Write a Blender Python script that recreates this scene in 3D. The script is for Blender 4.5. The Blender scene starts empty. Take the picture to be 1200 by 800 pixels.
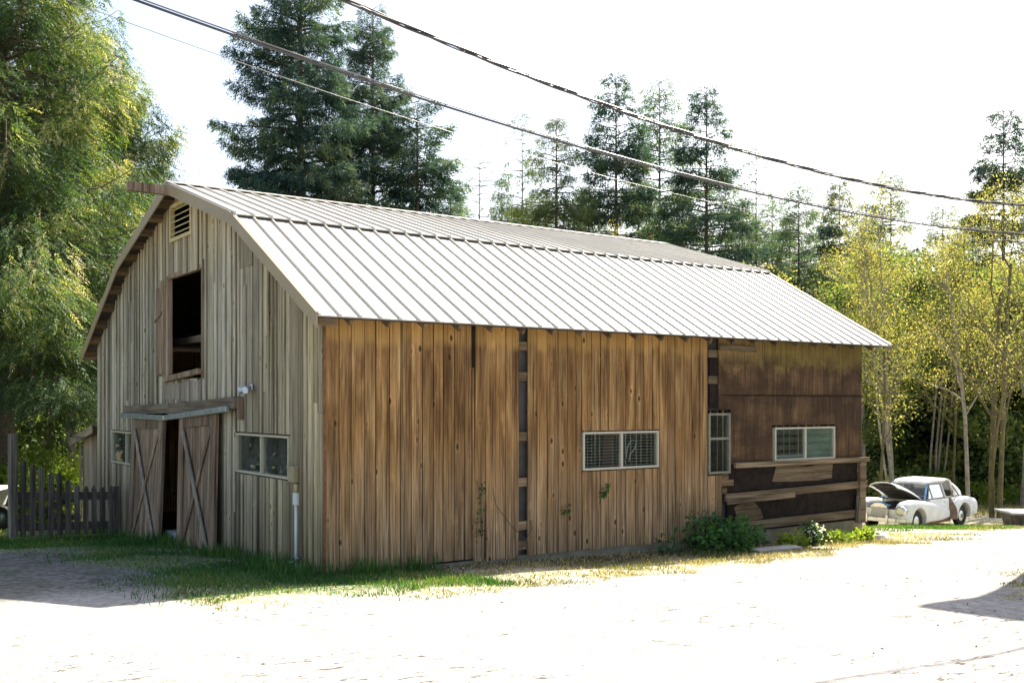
import bpy, bmesh, math, random
import numpy as np
from mathutils import Vector, Matrix
R = math.radians
random.seed(7)
C = bpy.context.scene.collection
sc = bpy.context.scene

# ------------------------------------------------------------------ basics
def tag(o, label=None, cat=None, group=None, kind=None):
    if label: o['label'] = label
    if cat: o['category'] = cat
    if group: o['group'] = group
    if kind: o['kind'] = kind
    return o

def empty(name, loc=(0, 0, 0), rz=0.0, parent=None):
    o = bpy.data.objects.new(name, None)
    o.empty_display_size = 0.2
    C.objects.link(o)
    o.location = loc
    o.rotation_euler = (0, 0, rz)
    if parent: o.parent = parent
    return o

def link_mesh(name, me, mat, parent=None, smooth=False):
    o = bpy.data.objects.new(name, me)
    C.objects.link(o)
    for m in (mat if isinstance(mat, (list, tuple)) else [mat]):
        if m: me.materials.append(m)
    if parent: o.parent = parent
    if smooth:
        me.polygons.foreach_set('use_smooth', [True] * len(me.polygons))
    return o

class MB:
    """collects boxes, bars, prisms and tubes; build() links them as one mesh"""
    def __init__(s):
        s.v, s.f, s.r = [], [], []
    def add(s, vs, fs, r=None):
        n = len(s.v)
        r = random.random() if r is None else r
        s.v += [tuple(p) for p in vs]
        s.f += [tuple(i + n for i in f) for f in fs]
        s.r += [r] * len(fs)
        return s
    def box(s, a, b, r=None, M=None):
        (x0, y0, z0), (x1, y1, z1) = a, b
        vs = [Vector(p) for p in ((x0, y0, z0), (x1, y0, z0), (x1, y1, z0), (x0, y1, z0),
                                  (x0, y0, z1), (x1, y0, z1), (x1, y1, z1), (x0, y1, z1))]
        if M is not None: vs = [M @ p for p in vs]
        return s.add(vs, [(0, 3, 2, 1), (4, 5, 6, 7), (0, 1, 5, 4), (1, 2, 6, 5), (2, 3, 7, 6), (3, 0, 4, 7)], r)
    def hexa(s, b4, t4, r=None):
        """eight corners: bottom loop and top loop, counter-clockwise from above"""
        return s.add(list(b4) + list(t4), [(0, 3, 2, 1), (4, 5, 6, 7), (0, 1, 5, 4), (1, 2, 6, 5), (2, 3, 7, 6), (3, 0, 4, 7)], r)
    def beam(s, p, q, w, h, up=(0, 0, 1), r=None):
        p, q = Vector(p), Vector(q)
        d = (q - p).normalized()
        u = Vector(up)
        a = d.cross(u)
        if a.length < 1e-5: a = d.cross(Vector((1, 0, 0)))
        a.normalize()
        b = a.cross(d).normalized()
        c = [(-w / 2, -h / 2), (w / 2, -h / 2), (w / 2, h / 2), (-w / 2, h / 2)]
        return s.hexa([p + a * x + b * y for x, y in c], [q + a * x + b * y for x, y in c], r)
    def tube(s, pts, rad, n=8, cap=True, r=None):
        pts = [Vector(p) for p in pts]
        rad = rad if isinstance(rad, (list, tuple)) else [rad] * len(pts)
        vs, fs = [], []
        prev = None
        for i, p in enumerate(pts):
            d = (pts[min(i + 1, len(pts) - 1)] - pts[max(i - 1, 0)]).normalized()
            if prev is None:
                a = d.cross(Vector((0, 0, 1)))
                if a.length < 1e-3: a = d.cross(Vector((1, 0, 0)))
            else:
                a = prev - d * prev.dot(d)
            a.normalize(); prev = a
            b = d.cross(a)
            for k in range(n):
                t = 2 * math.pi * k / n
                vs.append(p + (a * math.cos(t) + b * math.sin(t)) * rad[i])
        for i in range(len(pts) - 1):
            for k in range(n):
                k2 = (k + 1) % n
                fs.append((i * n + k, i * n + k2, (i + 1) * n + k2, (i + 1) * n + k))
        if cap:
            fs.append(tuple(range(n))[::-1])
            fs.append(tuple((len(pts) - 1) * n + k for k in range(n)))
        return s.add(vs, fs, r)
    def build(s, name, mat, parent=None, smooth=False, bevel=0):
        me = bpy.data.meshes.new(name)
        me.from_pydata(s.v, [], s.f)
        at = me.attributes.new('rnd', 'FLOAT', 'FACE')
        at.data.foreach_set('value', s.r)
        o = link_mesh(name, me, mat, parent, smooth)
        if bevel:
            m = o.modifiers.new('bevel', 'BEVEL'); m.width = bevel; m.segments = 2; m.limit_method = 'ANGLE'
        return o

# ------------------------------------------------------------------ materials
class NT:
    def __init__(s, name):
        s.m = bpy.data.materials.new(name)
        s.m.use_nodes = True
        s.t = s.m.node_tree
        s.t.nodes.clear()
        s.out = s.n('ShaderNodeOutputMaterial')
    def n(s, typ, **kw):
        nd = s.t.nodes.new(typ)
        for k, v in kw.items(): setattr(nd, k, v)
        return nd
    def set(s, sock, v):
        if isinstance(v, bpy.types.NodeSocket): s.t.links.new(v, sock)
        elif v is not None:
            if isinstance(v, (tuple, list)) and len(v) == 3 and sock.type == 'RGBA': v = tuple(v) + (1,)
            sock.default_value = v
    def pos(s):
        return s.n('ShaderNodeTexCoord').outputs['Object']
    def rnd(s):
        return s.n('ShaderNodeAttribute', attribute_name='rnd').outputs['Fac']
    def attr(s, name):
        return s.n('ShaderNodeAttribute', attribute_name=name).outputs['Fac']
    def math(s, op, a, b=None, clamp=False):
        nd = s.n('ShaderNodeMath', operation=op, use_clamp=clamp)
        s.set(nd.inputs[0], a); s.set(nd.inputs[1], b)
        return nd.outputs[0]
    def vmath(s, op, a, b=None):
        nd = s.n('ShaderNodeVectorMath', operation=op)
        s.set(nd.inputs[0], a); s.set(nd.inputs[1], b)
        return nd.outputs['Value'] if op == 'DOT_PRODUCT' else nd.outputs[0]
    def noise(s, vec, scale, detail=4, rough=.55, dist=0.0):
        nd = s.n('ShaderNodeTexNoise')
        s.set(nd.inputs['Vector'], vec)
        nd.inputs['Scale'].default_value = scale
        nd.inputs['Detail'].default_value = detail
        nd.inputs['Roughness'].default_value = rough
        nd.inputs['Distortion'].default_value = dist
        return nd.outputs[0]
    def voro(s, vec, scale, feat='F1'):
        nd = s.n('ShaderNodeTexVoronoi', feature=feat)
        s.set(nd.inputs['Vector'], vec)
        nd.inputs['Scale'].default_value = scale
        return nd
    def ramp(s, fac, stops, interp='LINEAR'):
        nd = s.n('ShaderNodeValToRGB')
        cr = nd.color_ramp
        cr.interpolation = interp
        while len(cr.elements) < len(stops): cr.elements.new(.5)
        for e, (p, c) in zip(cr.elements, stops):
            e.position = p
            e.color = (c, c, c, 1) if isinstance(c, (int, float)) else tuple(c) + (1,)
        s.set(nd.inputs[0], fac)
        return nd.outputs[0]
    def mix(s, fac, a, b, mode='MIX'):
        nd = s.n('ShaderNodeMix', data_type='RGBA', blend_type=mode)
        nd.clamp_factor = True
        s.set(nd.inputs[0], fac); s.set(nd.inputs[6], a); s.set(nd.inputs[7], b)
        return nd.outputs[2]
    def mapr(s, v, a, b, c=0., d=1.):
        nd = s.n('ShaderNodeMapRange')
        s.set(nd.inputs[0], v)
        for i, x in enumerate((a, b, c, d)): nd.inputs[i + 1].default_value = x
        return nd.outputs[0]
    def sep(s, v):
        nd = s.n('ShaderNodeSeparateXYZ'); s.set(nd.inputs[0], v); return nd.outputs
    def comb(s, x, y, z):
        nd = s.n('ShaderNodeCombineXYZ')
        for i, v in enumerate((x, y, z)): s.set(nd.inputs[i], v)
        return nd.outputs[0]
    def bump(s, h, strength=.4, dist=.01):
        nd = s.n('ShaderNodeBump')
        nd.inputs['Strength'].default_value = strength
        nd.inputs['Distance'].default_value = dist
        s.set(nd.inputs['Height'], h)
        return nd.outputs[0]
    def bsdf(s, col, rough=.7, metal=0., nrm=None, spec=.5, **kw):
        nd = s.n('ShaderNodeBsdfPrincipled')
        s.set(nd.inputs['Base Color'], col)
        s.set(nd.inputs['Roughness'], rough)
        s.set(nd.inputs['Metallic'], metal)
        nd.inputs['Specular IOR Level'].default_value = spec
        if nrm is not None: s.set(nd.inputs['Normal'], nrm)
        for k, v in kw.items(): s.set(nd.inputs[k.replace('_', ' ')], v)
        s.t.links.new(nd.outputs[0], s.out.inputs[0])
        return nd
    def surf(s, sh):
        s.t.links.new(sh, s.out.inputs[0])

def simple(name, col, rough=.6, metal=0., var=.15, scale=8., spec=.5, bump=.0):
    t = NT(name)
    p = t.pos()
    n = t.noise(p, scale, 5, .6)
    c = t.mix(t.mapr(n, .3, .7), tuple(x * (1 - var) for x in col), tuple(min(1, x * (1 + var)) for x in col))
    nr = t.bump(n, bump, .01) if bump else None
    t.bsdf(c, rough, metal, nr, spec)
    return t.m

def wood(name, stops, axis='z', grain=1.0, val=(.72, 1.22), knots=.95, weather=None, rough=.82, streak=.5, knot_col=(.035, .022, .014), stain=None, var_stops=None):
    """weathered sawn timber: stops = grain ramp; weather(t, pos, rnd, col) may repaint by real height"""
    t = NT(name)
    p = t.pos(); r = t.rnd()
    off = t.math('MULTIPLY', r, 41.0)
    po = t.vmath('ADD', p, t.comb(off, off, off))
    sx = {'z': (22, 22, .9), 'x': (.9, 22, 22), 'y': (22, .9, 22)}[axis]
    g = t.noise(t.vmath('MULTIPLY', po, sx), grain, 6, .72, .4)
    sy = tuple(x * .26 if x > 2 else x * .8 for x in sx)
    g2 = t.noise(t.vmath('MULTIPLY', po, sy), 1.0, 3, .5, .3)
    fac = t.math('ADD', t.math('MULTIPLY', g, streak), t.math('MULTIPLY', g2, 1 - streak))
    col = t.ramp(t.mapr(fac, .365, .635), stops)
    if var_stops:
        col = t.mix(.38, col, t.ramp(t.math('FRACT', t.math('MULTIPLY', r, 3.7)), var_stops))
    if weather: col = weather(t, p, r, col, po)
    v = t.mapr(t.math('FRACT', t.math('MULTIPLY', r, 7.31)), 0, 1, *val)
    col = t.mix(1.0, col, t.comb(v, v, v), 'MULTIPLY')
    if knots:
        kv = {'z': (5.2, 5.2, 2.6), 'x': (2.6, 5.2, 5.2), 'y': (5.2, 2.6, 5.2)}[axis]
        vo = t.voro(t.vmath('MULTIPLY', po, kv), 1.0)
        keep = t.mapr(t.sep(vo.outputs['Color'])[0], .36, .40)
        k = t.math('MULTIPLY', t.mapr(vo.outputs['Distance'], .17, .08), keep)
        ring = t.math('MULTIPLY', t.mapr(vo.outputs['Distance'], .32, .2), keep)
        col = t.mix(t.math('MULTIPLY', ring, .5 * knots), col, t.mix(1.0, col, (1.5, 1.45, 1.4), 'MULTIPLY'))
        col = t.mix(t.math('MULTIPLY', k, knots), col, knot_col)
    # fine dark checks along the grain
    ck = t.noise(t.vmath('MULTIPLY', po, tuple(x * 3.1 if x > 2 else x * .7 for x in sx)), 1.0, 2, .5)
    col = t.mix(t.mapr(ck, .575, .64, 0, .7), col, knot_col)
    t.bsdf(col, rough, 0, t.bump(fac, .55, .012), .25)
    return t.m

def leafmat(name, stops, trans=.45, gloss=.03):
    t = NT(name)
    col = t.ramp(t.rnd(), stops)
    d = t.n('ShaderNodeBsdfDiffuse'); t.set(d.inputs[0], col)
    tr = t.n('ShaderNodeBsdfTranslucent'); t.set(tr.inputs[0], t.mix(1.0, col, (1.25, 1.2, .6), 'MULTIPLY'))
    m = t.n('ShaderNodeMixShader'); m.inputs[0].default_value = trans
    t.t.links.new(d.outputs[0], m.inputs[1]); t.t.links.new(tr.outputs[0], m.inputs[2])
    g = t.n('ShaderNodeBsdfGlossy'); g.inputs['Roughness'].default_value = .6; t.set(g.inputs[0], (.8, .85, .8))
    m2 = t.n('ShaderNodeMixShader'); m2.inputs[0].default_value = gloss
    t.t.links.new(m.outputs[0], m2.inputs[1]); t.t.links.new(g.outputs[0], m2.inputs[2])
    t.surf(m2.outputs[0])
    return t.m

def glassmat(name, tint=(.85, .9, .88), base=.06, refl=.75, dirt=.06):
    t = NT(name)
    lw = t.n('ShaderNodeLayerWeight'); lw.inputs['Blend'].default_value = .25
    fac = t.math('ADD', t.math('MULTIPLY', lw.outputs['Fresnel'], refl), base, True)
    tr = t.n('ShaderNodeBsdfTransparent'); t.set(tr.inputs[0], tint)
    g = t.n('ShaderNodeBsdfGlossy'); g.inputs['Roughness'].default_value = .02
    df = t.n('ShaderNodeBsdfDiffuse'); t.set(df.inputs[0], (.5, .5, .46))
    m = t.n('ShaderNodeMixShader'); t.set(m.inputs[0], fac)
    t.t.links.new(tr.outputs[0], m.inputs[1]); t.t.links.new(g.outputs[0], m.inputs[2])
    m2 = t.n('ShaderNodeMixShader')
    n = t.noise(t.pos(), 3.0, 5, .6)
    t.set(m2.inputs[0], t.mapr(n, .35, .75, dirt * .3, dirt * 1.8))
    t.t.links.new(m.outputs[0], m2.inputs[1]); t.t.links.new(df.outputs[0], m2.inputs[2])
    t.surf(m2.outputs[0])
    return t.m

# wall along the driveway: unweathered orange cedar up high, brown in the middle, silvered low down
def w_long(t, p, r, col, po):
    x, y, z = t.sep(p)
    zz = t.math('ADD', z, t.math('MULTIPLY', t.math('SUBTRACT', r, .5), .5))
    zz = t.math('ADD', zz, t.math('MULTIPLY', t.math('SUBTRACT', t.noise(p, 1.3, 4, .6), .5), 1.1))
    low = t.mapr(zz, 2.0, .35)
    col = t.mix(t.math('MULTIPLY', low, .72), col, t.mix(1.0, t.ramp(t.noise(t.vmath('MULTIPLY', po, (38, 38, 1.0)), 1.0, 5, .68), [(.38, (.155, .098, .055)), (.5, (.32, .215, .125)), (.61, (.48, .36, .235))]), (1, 1, 1), 'MULTIPLY'))
    # dark tannin stains, blotchy, in the upper middle
    st = t.noise(t.vmath('MULTIPLY', po, (11, 11, .75)), 1.0, 6, .68)
    band = t.math('MULTIPLY', t.mapr(zz, 1.2, 2.3), t.mapr(z, 3.45, 3.0))
    col = t.mix(t.math('MULTIPLY', t.mapr(st, .50, .60, 0, .6), band), col, (.085, .038, .014))
    low2 = t.math('MULTIPLY', t.mapr(st, .54, .66, 0, .45), t.mapr(zz, 1.9, 1.1))
    col = t.mix(low2, col, (.07, .048, .03))
    # clean strip that the eave has kept dry
    e = t.math('ADD', z, t.math('MULTIPLY', t.math('SUBTRACT', t.math('FRACT', t.math('MULTIPLY', r, 5.3)), .5), .16))
    e = t.math('ADD', e, t.math('MULTIPLY', t.math('SUBTRACT', t.noise(t.vmath('MULTIPLY', p, (9, 9, 2)), 1.0, 3), .5), .18))
    col = t.mix(t.mapr(e, 3.24, 3.36, 0, .75), col, (.46, .265, .088))
    return col

def w_gable(t, p, r, col, po):
    x, y, z = t.sep(p)
    # green-grey algae low down and to the sides, warm sheltered timber under the peak
    n = t.noise(p, .9, 4, .6)
    g = t.math('MULTIPLY', t.mapr(n, .4, .62), .5)
    col = t.mix(g, col, t.mix(1.0, col, (.84, .83, .70), 'MULTIPLY'))
    low = t.math('ADD', z, t.math('MULTIPLY', n, 1.2))
    col = t.mix(t.mapr(low, 2.2, .5, 0, .85), col, t.mix(1.0, col, (.50, .45, .37), 'MULTIPLY'))
    warm = t.math('MULTIPLY', t.mapr(z, 4.6, 6.0), .6)
    col = t.mix(warm, col, t.mix(1.0, col, (1.15, .92, .58), 'MULTIPLY'))
    right = t.math('MULTIPLY', t.mapr(y, 4.2, .2), .55)
    col = t.mix(right, col, t.mix(1.0, col, (1.02, .9, .58), 'MULTIPLY'))
    return col

def w_ply(t, p, r, col, po):
    x, y, z = t.sep(p)
    n = t.noise(t.vmath('MULTIPLY', p, (2.2, 1, 1.1)), 1.6, 7, .7)
    top = t.math('ADD', z, t.math('MULTIPLY', t.math('SUBTRACT', n, .5), 1.1))
    gold = t.mix(t.mapr(x, 8.6, 9.6), (.34, .215, .09), (.27, .20, .055))
    gold = t.mix(t.mapr(t.noise(t.vmath('MULTIPLY', p, (14, 1, 3)), 1.0, 5, .7), .45, .62, 0, .5), gold, (.15, .085, .03))
    col = t.mix(t.mapr(top, 3.02, 3.16, 0, .95), col, gold)
    scr = t.noise(t.vmath('MULTIPLY', p, (2.4, 1, 34)), 1.0, 6, .75)
    bl = t.noise(t.vmath('MULTIPLY', p, (1.0, 1, 1.6)), 1.0, 5, .58)
    bl = t.math('ADD', bl, t.math('MULTIPLY', t.mapr(z, 3.05, 2.57), .07))
    bl = t.math('ADD', bl, t.math('MULTIPLY', t.math('SUBTRACT', scr, .5), .35))
    dk = t.math('MULTIPLY', t.mapr(bl, .43, .60), t.mapr(z, 3.40, 3.15))
    col = t.mix(t.math('MULTIPLY', dk, .8), col, (.052, .028, .015))
    stv = t.noise(t.vmath('MULTIPLY', p, (34, 1, 1.1)), 1.0, 5, .7)
    col = t.mix(t.mapr(stv, .55, .66, 0, .6), col, (.20, .125, .07))
    dusty = t.noise(p, 2.6, 6, .75)
    col = t.mix(t.math('MULTIPLY', t.mapr(dusty, .56, .68, 0, .5), t.mapr(z, 2.6, 1.4)), col, (.22, .16, .11))
    return col

ORANGE = [(0, (.10, .046, .016)), (.35, (.25, .130, .046)), (.68, (.36, .205, .080)), (1, (.50, .32, .145))]
GREY = [(0, (.085, .068, .048)), (.34, (.34, .30, .225)), (1, (.66, .62, .50))]
M = {}
M['cedar'] = wood('cedar_boards', ORANGE, weather=w_long, val=(.84, 1.36))
M['grey'] = wood('silvered_boards', GREY, weather=w_gable, val=(.55, 1.2), streak=.65, knots=.8, var_stops=[(0, (.36, .28, .18)), (.35, (.64, .58, .46)), (.7, (.44, .385, .30)), (1, (.54, .51, .43))])
M['ply'] = wood('stained_plywood', [(0, (.065, .034, .017)), (.5, (.15, .082, .038)), (1, (.25, .15, .075))], weather=w_ply, knots=0, val=(.85, 1.1))
M['door'] = wood('door_boards', [(0, (.095, .058, .036)), (.45, (.25, .17, .112)), (1, (.40, .30, .21))], knots=.5)
M['lumber'] = wood('bare_lumber', [(0, (.075, .052, .032)), (.45, (.19, .135, .08)), (1, (.33, .25, .16))], axis='x', knots=.5)
M['lumber_y'] = wood('bare_lumber_across', [(0, (.10, .08, .056)), (.5, (.22, .175, .125)), (1, (.31, .255, .185))], axis='y', knots=.5)
M['rafter'] = wood('rafter_wood', [(0, (.07, .046, .027)), (.5, (.17, .11, .06)), (1, (.27, .18, .095))], axis='x', knots=.3)
M['shingle'] = wood('pale_shingle', [(0, (.19, .15, .115)), (.5, (.33, .275, .22)), (1, (.42, .36, .29))], knots=.2)
M['fence'] = wood('fence_wood', [(0, (.04, .034, .028)), (.5, (.13, .112, .092)), (1, (.25, .225, .19))], knots=.4)
M['shed'] = wood('shed_boards', [(0, (.16, .12, .085)), (.5, (.31, .25, .185)), (1, (.42, .36, .28))], knots=.3)
M['tarpaper'] = simple('tar_paper', (.026, .019, .015), .95, var=.5, scale=5, spec=.15)
M['dark'] = simple('dark_interior_timber', (.05, .04, .03), .9, var=.3, scale=3)
M['slate'] = simple('grey_sheathing', (.075, .068, .064), .85, var=.25, scale=6)
M['concrete'] = simple('old_concrete', (.21, .185, .13), .9, var=.35, scale=3.5, bump=.3)
M['sill_stone'] = simple('pale_concrete', (.34, .35, .34), .9, var=.2, scale=6, bump=.3)
M['cream'] = simple('cream_window_frame', (.47, .43, .31), .5, var=.1, scale=6)
M['white_frame'] = simple('white_window_frame', (.52, .48, .38), .45, var=.08, scale=6)
M['dull_frame'] = simple('weathered_window_frame', (.24, .225, .17), .7, var=.2, scale=6)
M['trim'] = simple('tan_metal_trim', (.30, .235, .145), .5, var=.08, scale=2, spec=.4)
M['ventframe'] = simple('yellowed_louvre_paint', (.50, .40, .20), .7, var=.2, scale=5)
M['galv'] = simple('galvanised_track', (.36, .40, .40), .4, .7, var=.25, scale=6)
M['beige'] = simple('beige_meter_box', (.34, .28, .165), .55, var=.1)
M['pvc'] = simple('white_conduit', (.66, .67, .66), .45, var=.06)
M['rust'] = simple('rusted_metal', (.17, .075, .035), .85, var=.45, scale=9)
M['glass'] = glassmat('window_glass', base=.025, refl=.35, dirt=.012)
M['glass_side'] = glassmat('window_glass_dusty', base=.04, refl=.7, dirt=.06)
M['glass_car'] = glassmat('car_glass', dirt=.10)
M['blind'] = simple('blind_slats', (.34, .33, .31), .6)
M['panel'] = simple('pale_green_panel', (.24, .31, .24), .8, var=.35, scale=3)
M['black'] = simple('black_plastic', (.02, .02, .022), .5)
M['cable'] = simple('weathered_cable_jacket', (.035, .034, .036), .4, var=.3, scale=2, spec=.6)
M['bare_wire'] = simple('bare_aluminium_wire', (.20, .195, .19), .4, .6, var=.2)
M['lampmetal'] = simple('lamp_housing', (.5, .56, .62), .35, .6, var=.15)
M['lens'] = simple('lamp_lens', (.7, .78, .85), .1, var=.1, spec=.8)

def roofmat():
    t = NT('painted_roof_metal')
    p = t.pos()
    n = t.noise(t.vmath('MULTIPLY', p, (3, .5, .5)), 1.0, 5, .6)
    d = t.noise(p, .7, 5, .65)
    col = t.ramp(n, [(.3, (.49, .455, .385)), (.7, (.58, .545, .475))])
    col = t.mix(t.mapr(d, .5, .75, 0, .35), col, (.40, .37, .31))
    t.bsdf(col, t.mapr(n, .3, .7, .32, .46), 0, None, .5)
    return t.m
M['roof'] = roofmat()

# ------------------------------------------------------------------ the lie of the land
GY = [-400, -30, 0, 10, 20, 26, 33, 45, 60, 100, 900]
GZ = [.4, .2, 0, -.55, -1.10, -1.58, -2.31, -2.82, -3.3, -4.2, -6.]
def gz(x, y):
    return float(np.interp(y, GY, GZ))
def gnp(x, y):
    return np.interp(y, GY, GZ)
def smooth_g():
    ys = np.linspace(-60, 160, 1101)
    z = np.interp(ys, GY, GZ)
    k = np.hanning(31); k /= k.sum()
    zp = np.convolve(np.pad(z, 15, mode='edge'), k, 'valid')
    return ys, zp
_ys, _zs = smooth_g()
def gnp(x, y):
    y = np.asarray(y, float)
    return np.where((y > -55) & (y < 155), np.interp(y, _ys, _zs), np.interp(y, GY, GZ))
def gz(x, y):
    return float(gnp(x, y))

F = 1198.0
def at(px, d):
    """x in metres of something seen d metres away at photo column px"""
    return (px - 600) / F * d

# barn frame: s along the driveway wall, t along the gable, z from the barn's level base
P0 = Vector((-2.66, 14.52)); BA = math.atan2(.5783, .8158); BZ = -.75
E1 = Vector((.8158, .5783)); E2 = Vector((-.5783, .8158))
L, W = 12.35, 12.9
def st2w(s, t):
    p = P0 + E1 * s + E2 * t
    return p.x, p.y
def w2st(x, y):
    dx, dy = x - P0.x, y - P0.y
    return dx * E1.x + dy * E1.y, dx * E2.x + dy * E2.y

# ------------------------------------------------------------------ ground
def build_ground():
    xs = np.unique(np.concatenate([np.arange(-30, 32.01, .3), np.arange(-60, 70, 3.), np.array([-800, -400, -200, -110, -80, 90, 120, 200, 400, 800.])]))
    ys = np.unique(np.concatenate([np.arange(-2, 46.01, .3), np.arange(-30, 80, 3.), np.array([-300, -120, -60, 100, 150, 220, 400, 900.])]))
    X, Y = np.meshgrid(xs, ys)
    rng = np.random.default_rng(3)
    Z = gnp(X, Y).copy()
    # soft bumps and two shallow wheel ruts along the driveway
    for k in range(26):
        a = rng.uniform(0, 6.28); fr = rng.uniform(.25, 2.2)
        Z += .012 / (.5 + fr) * np.sin(fr * (X * math.cos(a) + Y * math.sin(a)) + rng.uniform(0, 6.28)) * ((np.abs(X) < 60) & (Y < 90) & (Y > -40))
    dx, dy = X - P0.x, Y - P0.y
    S = dx * E1.x + dy * E1.y; T = dx * E2.x + dy * E2.y
    # verge mask: strip along the driveway wall, corner lawn by the gable, forest floor behind
    wob = .25 * np.sin(S * 1.7) + .18 * np.sin(S * 3.9 + 1) + .12 * np.sin(S * 7.3 + T)
    edge = np.interp(S, [-3.2, -2.6, -.4, 2.8, 7, 11, 16.5, 22], [-2.0, -2.25, -3.0, -2.75, -2.1, -1.6, -.1, 2.2])
    veg = np.clip((T - edge + wob * .6) / .55, 0, 1)
    gravel_left = np.clip((-1.7 - S + .5 * np.sin(T * 1.3)) / .8, 0, 1) * np.clip((6.8 - T - .3 * np.sin(S * 2)) / 1.2, 0, 1)
    veg = veg * (1 - gravel_left)
    right_verge = np.clip((S - 23 + 1.0 * np.sin(T * .7)) / 2.0, 0, 1) * .75
    veg = np.where(T < edge, np.maximum(veg, right_verge * np.clip((T - edge + 2.5) / 1.5, 0, 1)), veg)
    # grass tongue at the far right, in front of the camera's right
    br = np.clip((X - .468 * Y - .15 + .15 * np.sin(Y * 2)) / .6, 0, 1) * np.clip((15.5 - Y) / 1.5, 0, 1) * np.clip((Y - 11.0) / 1.0, 0, 1)
    veg = np.maximum(veg, br * .9); veg = np.maximum(veg, np.clip((-9 - X) / 1.5, 0, 1) * np.clip((Y - 22.5) / 2, 0, 1))
    forest = np.clip((Y - 42 + 1.5 * np.sin(X * .5)) / 4, 0, 1) * np.clip((X - 4) / 6, 0, 1) + np.clip((Y - 52) / 4, 0, 1) * np.clip((6 - X) / 4, 0, 1)
    forest = np.clip(forest, 0, 1)
    ny, nx = X.shape
    v = np.stack([X.ravel(), Y.ravel(), Z.ravel()], 1)
    idx = np.arange(ny * nx).reshape(ny, nx)
    q = np.stack([idx[:-1, :-1].ravel(), idx[:-1, 1:].ravel(), idx[1:, 1:].ravel(), idx[1:, :-1].ravel()], 1)
    me = bpy.data.meshes.new('ground')
    me.from_pydata(v.tolist(), [], q.tolist())
    lawn = np.clip((2.0 - S + .5 * np.sin(S * 2 + T)) / 1.6, 0, 1) * np.clip((T - edge - .55) / .5, 0, 1) * np.clip((S + 30) / 4, 0, 1)
    for nm, a in (('veg', veg), ('forest', forest), ('lawn', lawn), ('shade_dirt', np.clip((-1.5 - S) / 1., 0, 1) * np.clip((T + .8 + .25 * np.sin(S * 2.3)) / 1.0, 0, 1)), ('base', np.clip((T + 1.15 + .35 * wob) / .5, 0, 1) * np.clip((S - 1.5) / 1.5, 0, 1) * np.clip((9.6 - S) / 2, 0, 1))):
        me.attributes.new(nm, 'FLOAT', 'POINT').data.foreach_set('value', a.ravel().astype('f'))
    t = NT('gravel_and_verge')
    p = t.pos()
    n1 = t.noise(p, .6, 6, .6); n2 = t.noise(p, 9, 6, .7); n3 = t.voro(p, 42.)
    grav = t.ramp(t.mapr(n2, .3, .7, .1, .9), [(.25, (.24, .232, .22)), (.5, (.32, .313, .30)), (.75, (.41, .40, .385))])
    grav = t.mix(t.mapr(n1, .4, .7, 0, .4), grav, (.24, .225, .20))
    grav = t.mix(t.math('MULTIPLY', t.mapr(t.sep(n3.outputs['Color'])[0], .55, 1), .45), grav, (.15, .145, .14))
    # dirt marks and tyre scuffs on the driveway
    pr = t.vmath('MULTIPLY', t.comb(t.vmath('DOT_PRODUCT', p, (.8, .6, 0)), t.vmath('DOT_PRODUCT', p, (-.6, .8, 0)), 0.0), (2.2, 6.5, 1))
    sc1 = t.noise(pr, 1.7, 6, .74, .5)
    sc2 = t.noise(p, .5, 3, .55)
    scuff = t.math('MULTIPLY', t.mapr(sc1, .58, .595), t.mapr(sc2, .48, .55))
    grav = t.mix(t.math('MULTIPLY', scuff, .92), grav, (.05, .043, .034))
    pb = t.voro(p, 11.)
    peb = t.math('MULTIPLY', t.mapr(pb.outputs['Distance'], .26, .18), t.mapr(t.sep(pb.outputs['Color'])[1], .86, .88))
    grav = t.mix(t.math('MULTIPLY', peb, t.mapr(sc2, .44, .52)), grav, (.07, .06, .05))
    shade_dirt = t.mix(t.mapr(n2, .42, .58), (.075, .072, .066), (.20, .19, .175))  # old dirt, with the barn's shade on the left gravel painted in
    shade_dirt = t.mix(t.mapr(t.noise(p, 1.3, 5, .65), .5, .62, 0, .7), shade_dirt, (.055, .075, .03))
    grav = t.mix(t.math('MULTIPLY', t.attr('shade_dirt'), .9), grav, shade_dirt)
    soil = t.ramp(n2, [(.3, (.24, .21, .14)), (.5, (.42, .385, .28)), (.7, (.54, .50, .39))])
    soil = t.mix(t.mapr(t.noise(p, 2.2, 4, .6), .48, .64, 0, .5), soil, (.15, .15, .05))
    soil = t.mix(t.math('MULTIPLY', t.attr('lawn'), .92), soil, t.ramp(n2, [(.3, (.022, .05, .014)), (.55, (.05, .10, .022)), (.75, (.12, .13, .05))]))
    soil = t.mix(t.mapr(t.noise(p, 16, 6, .78), .54, .57, 0, .8), soil, (.085, .085, .028))
    soil = t.mix(t.mapr(t.noise(p, 21, 5, .75), .53, .56, 0, .7), soil, (.60, .56, .44))
    soil = t.mix(t.math('MULTIPLY', t.attr('base'), .85), soil, t.ramp(n2, [(.35, (.03, .027, .017)), (.6, (.085, .075, .045)), (.75, (.15, .13, .085))]))  # dark leaf litter, plus the eave's shade along the wall painted into the soil
    floor = t.ramp(n2, [(.3, (.04, .035, .02)), (.6, (.11, .10, .045)), (.8, (.17, .15, .08))])
    vm = t.math('ADD', t.attr('veg'), t.math('MULTIPLY', t.math('SUBTRACT', t.noise(p, 3.2, 6, .7), .5), 1.3))
    vm = t.math('MULTIPLY', t.mapr(vm, .35, .6), t.mapr(t.attr('veg'), .02, .2))
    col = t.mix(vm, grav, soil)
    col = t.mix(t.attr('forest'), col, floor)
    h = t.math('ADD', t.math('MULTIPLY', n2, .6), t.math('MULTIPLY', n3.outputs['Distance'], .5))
    t.bsdf(col, .95, 0, t.bump(h, .6, .03), .15)
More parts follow.
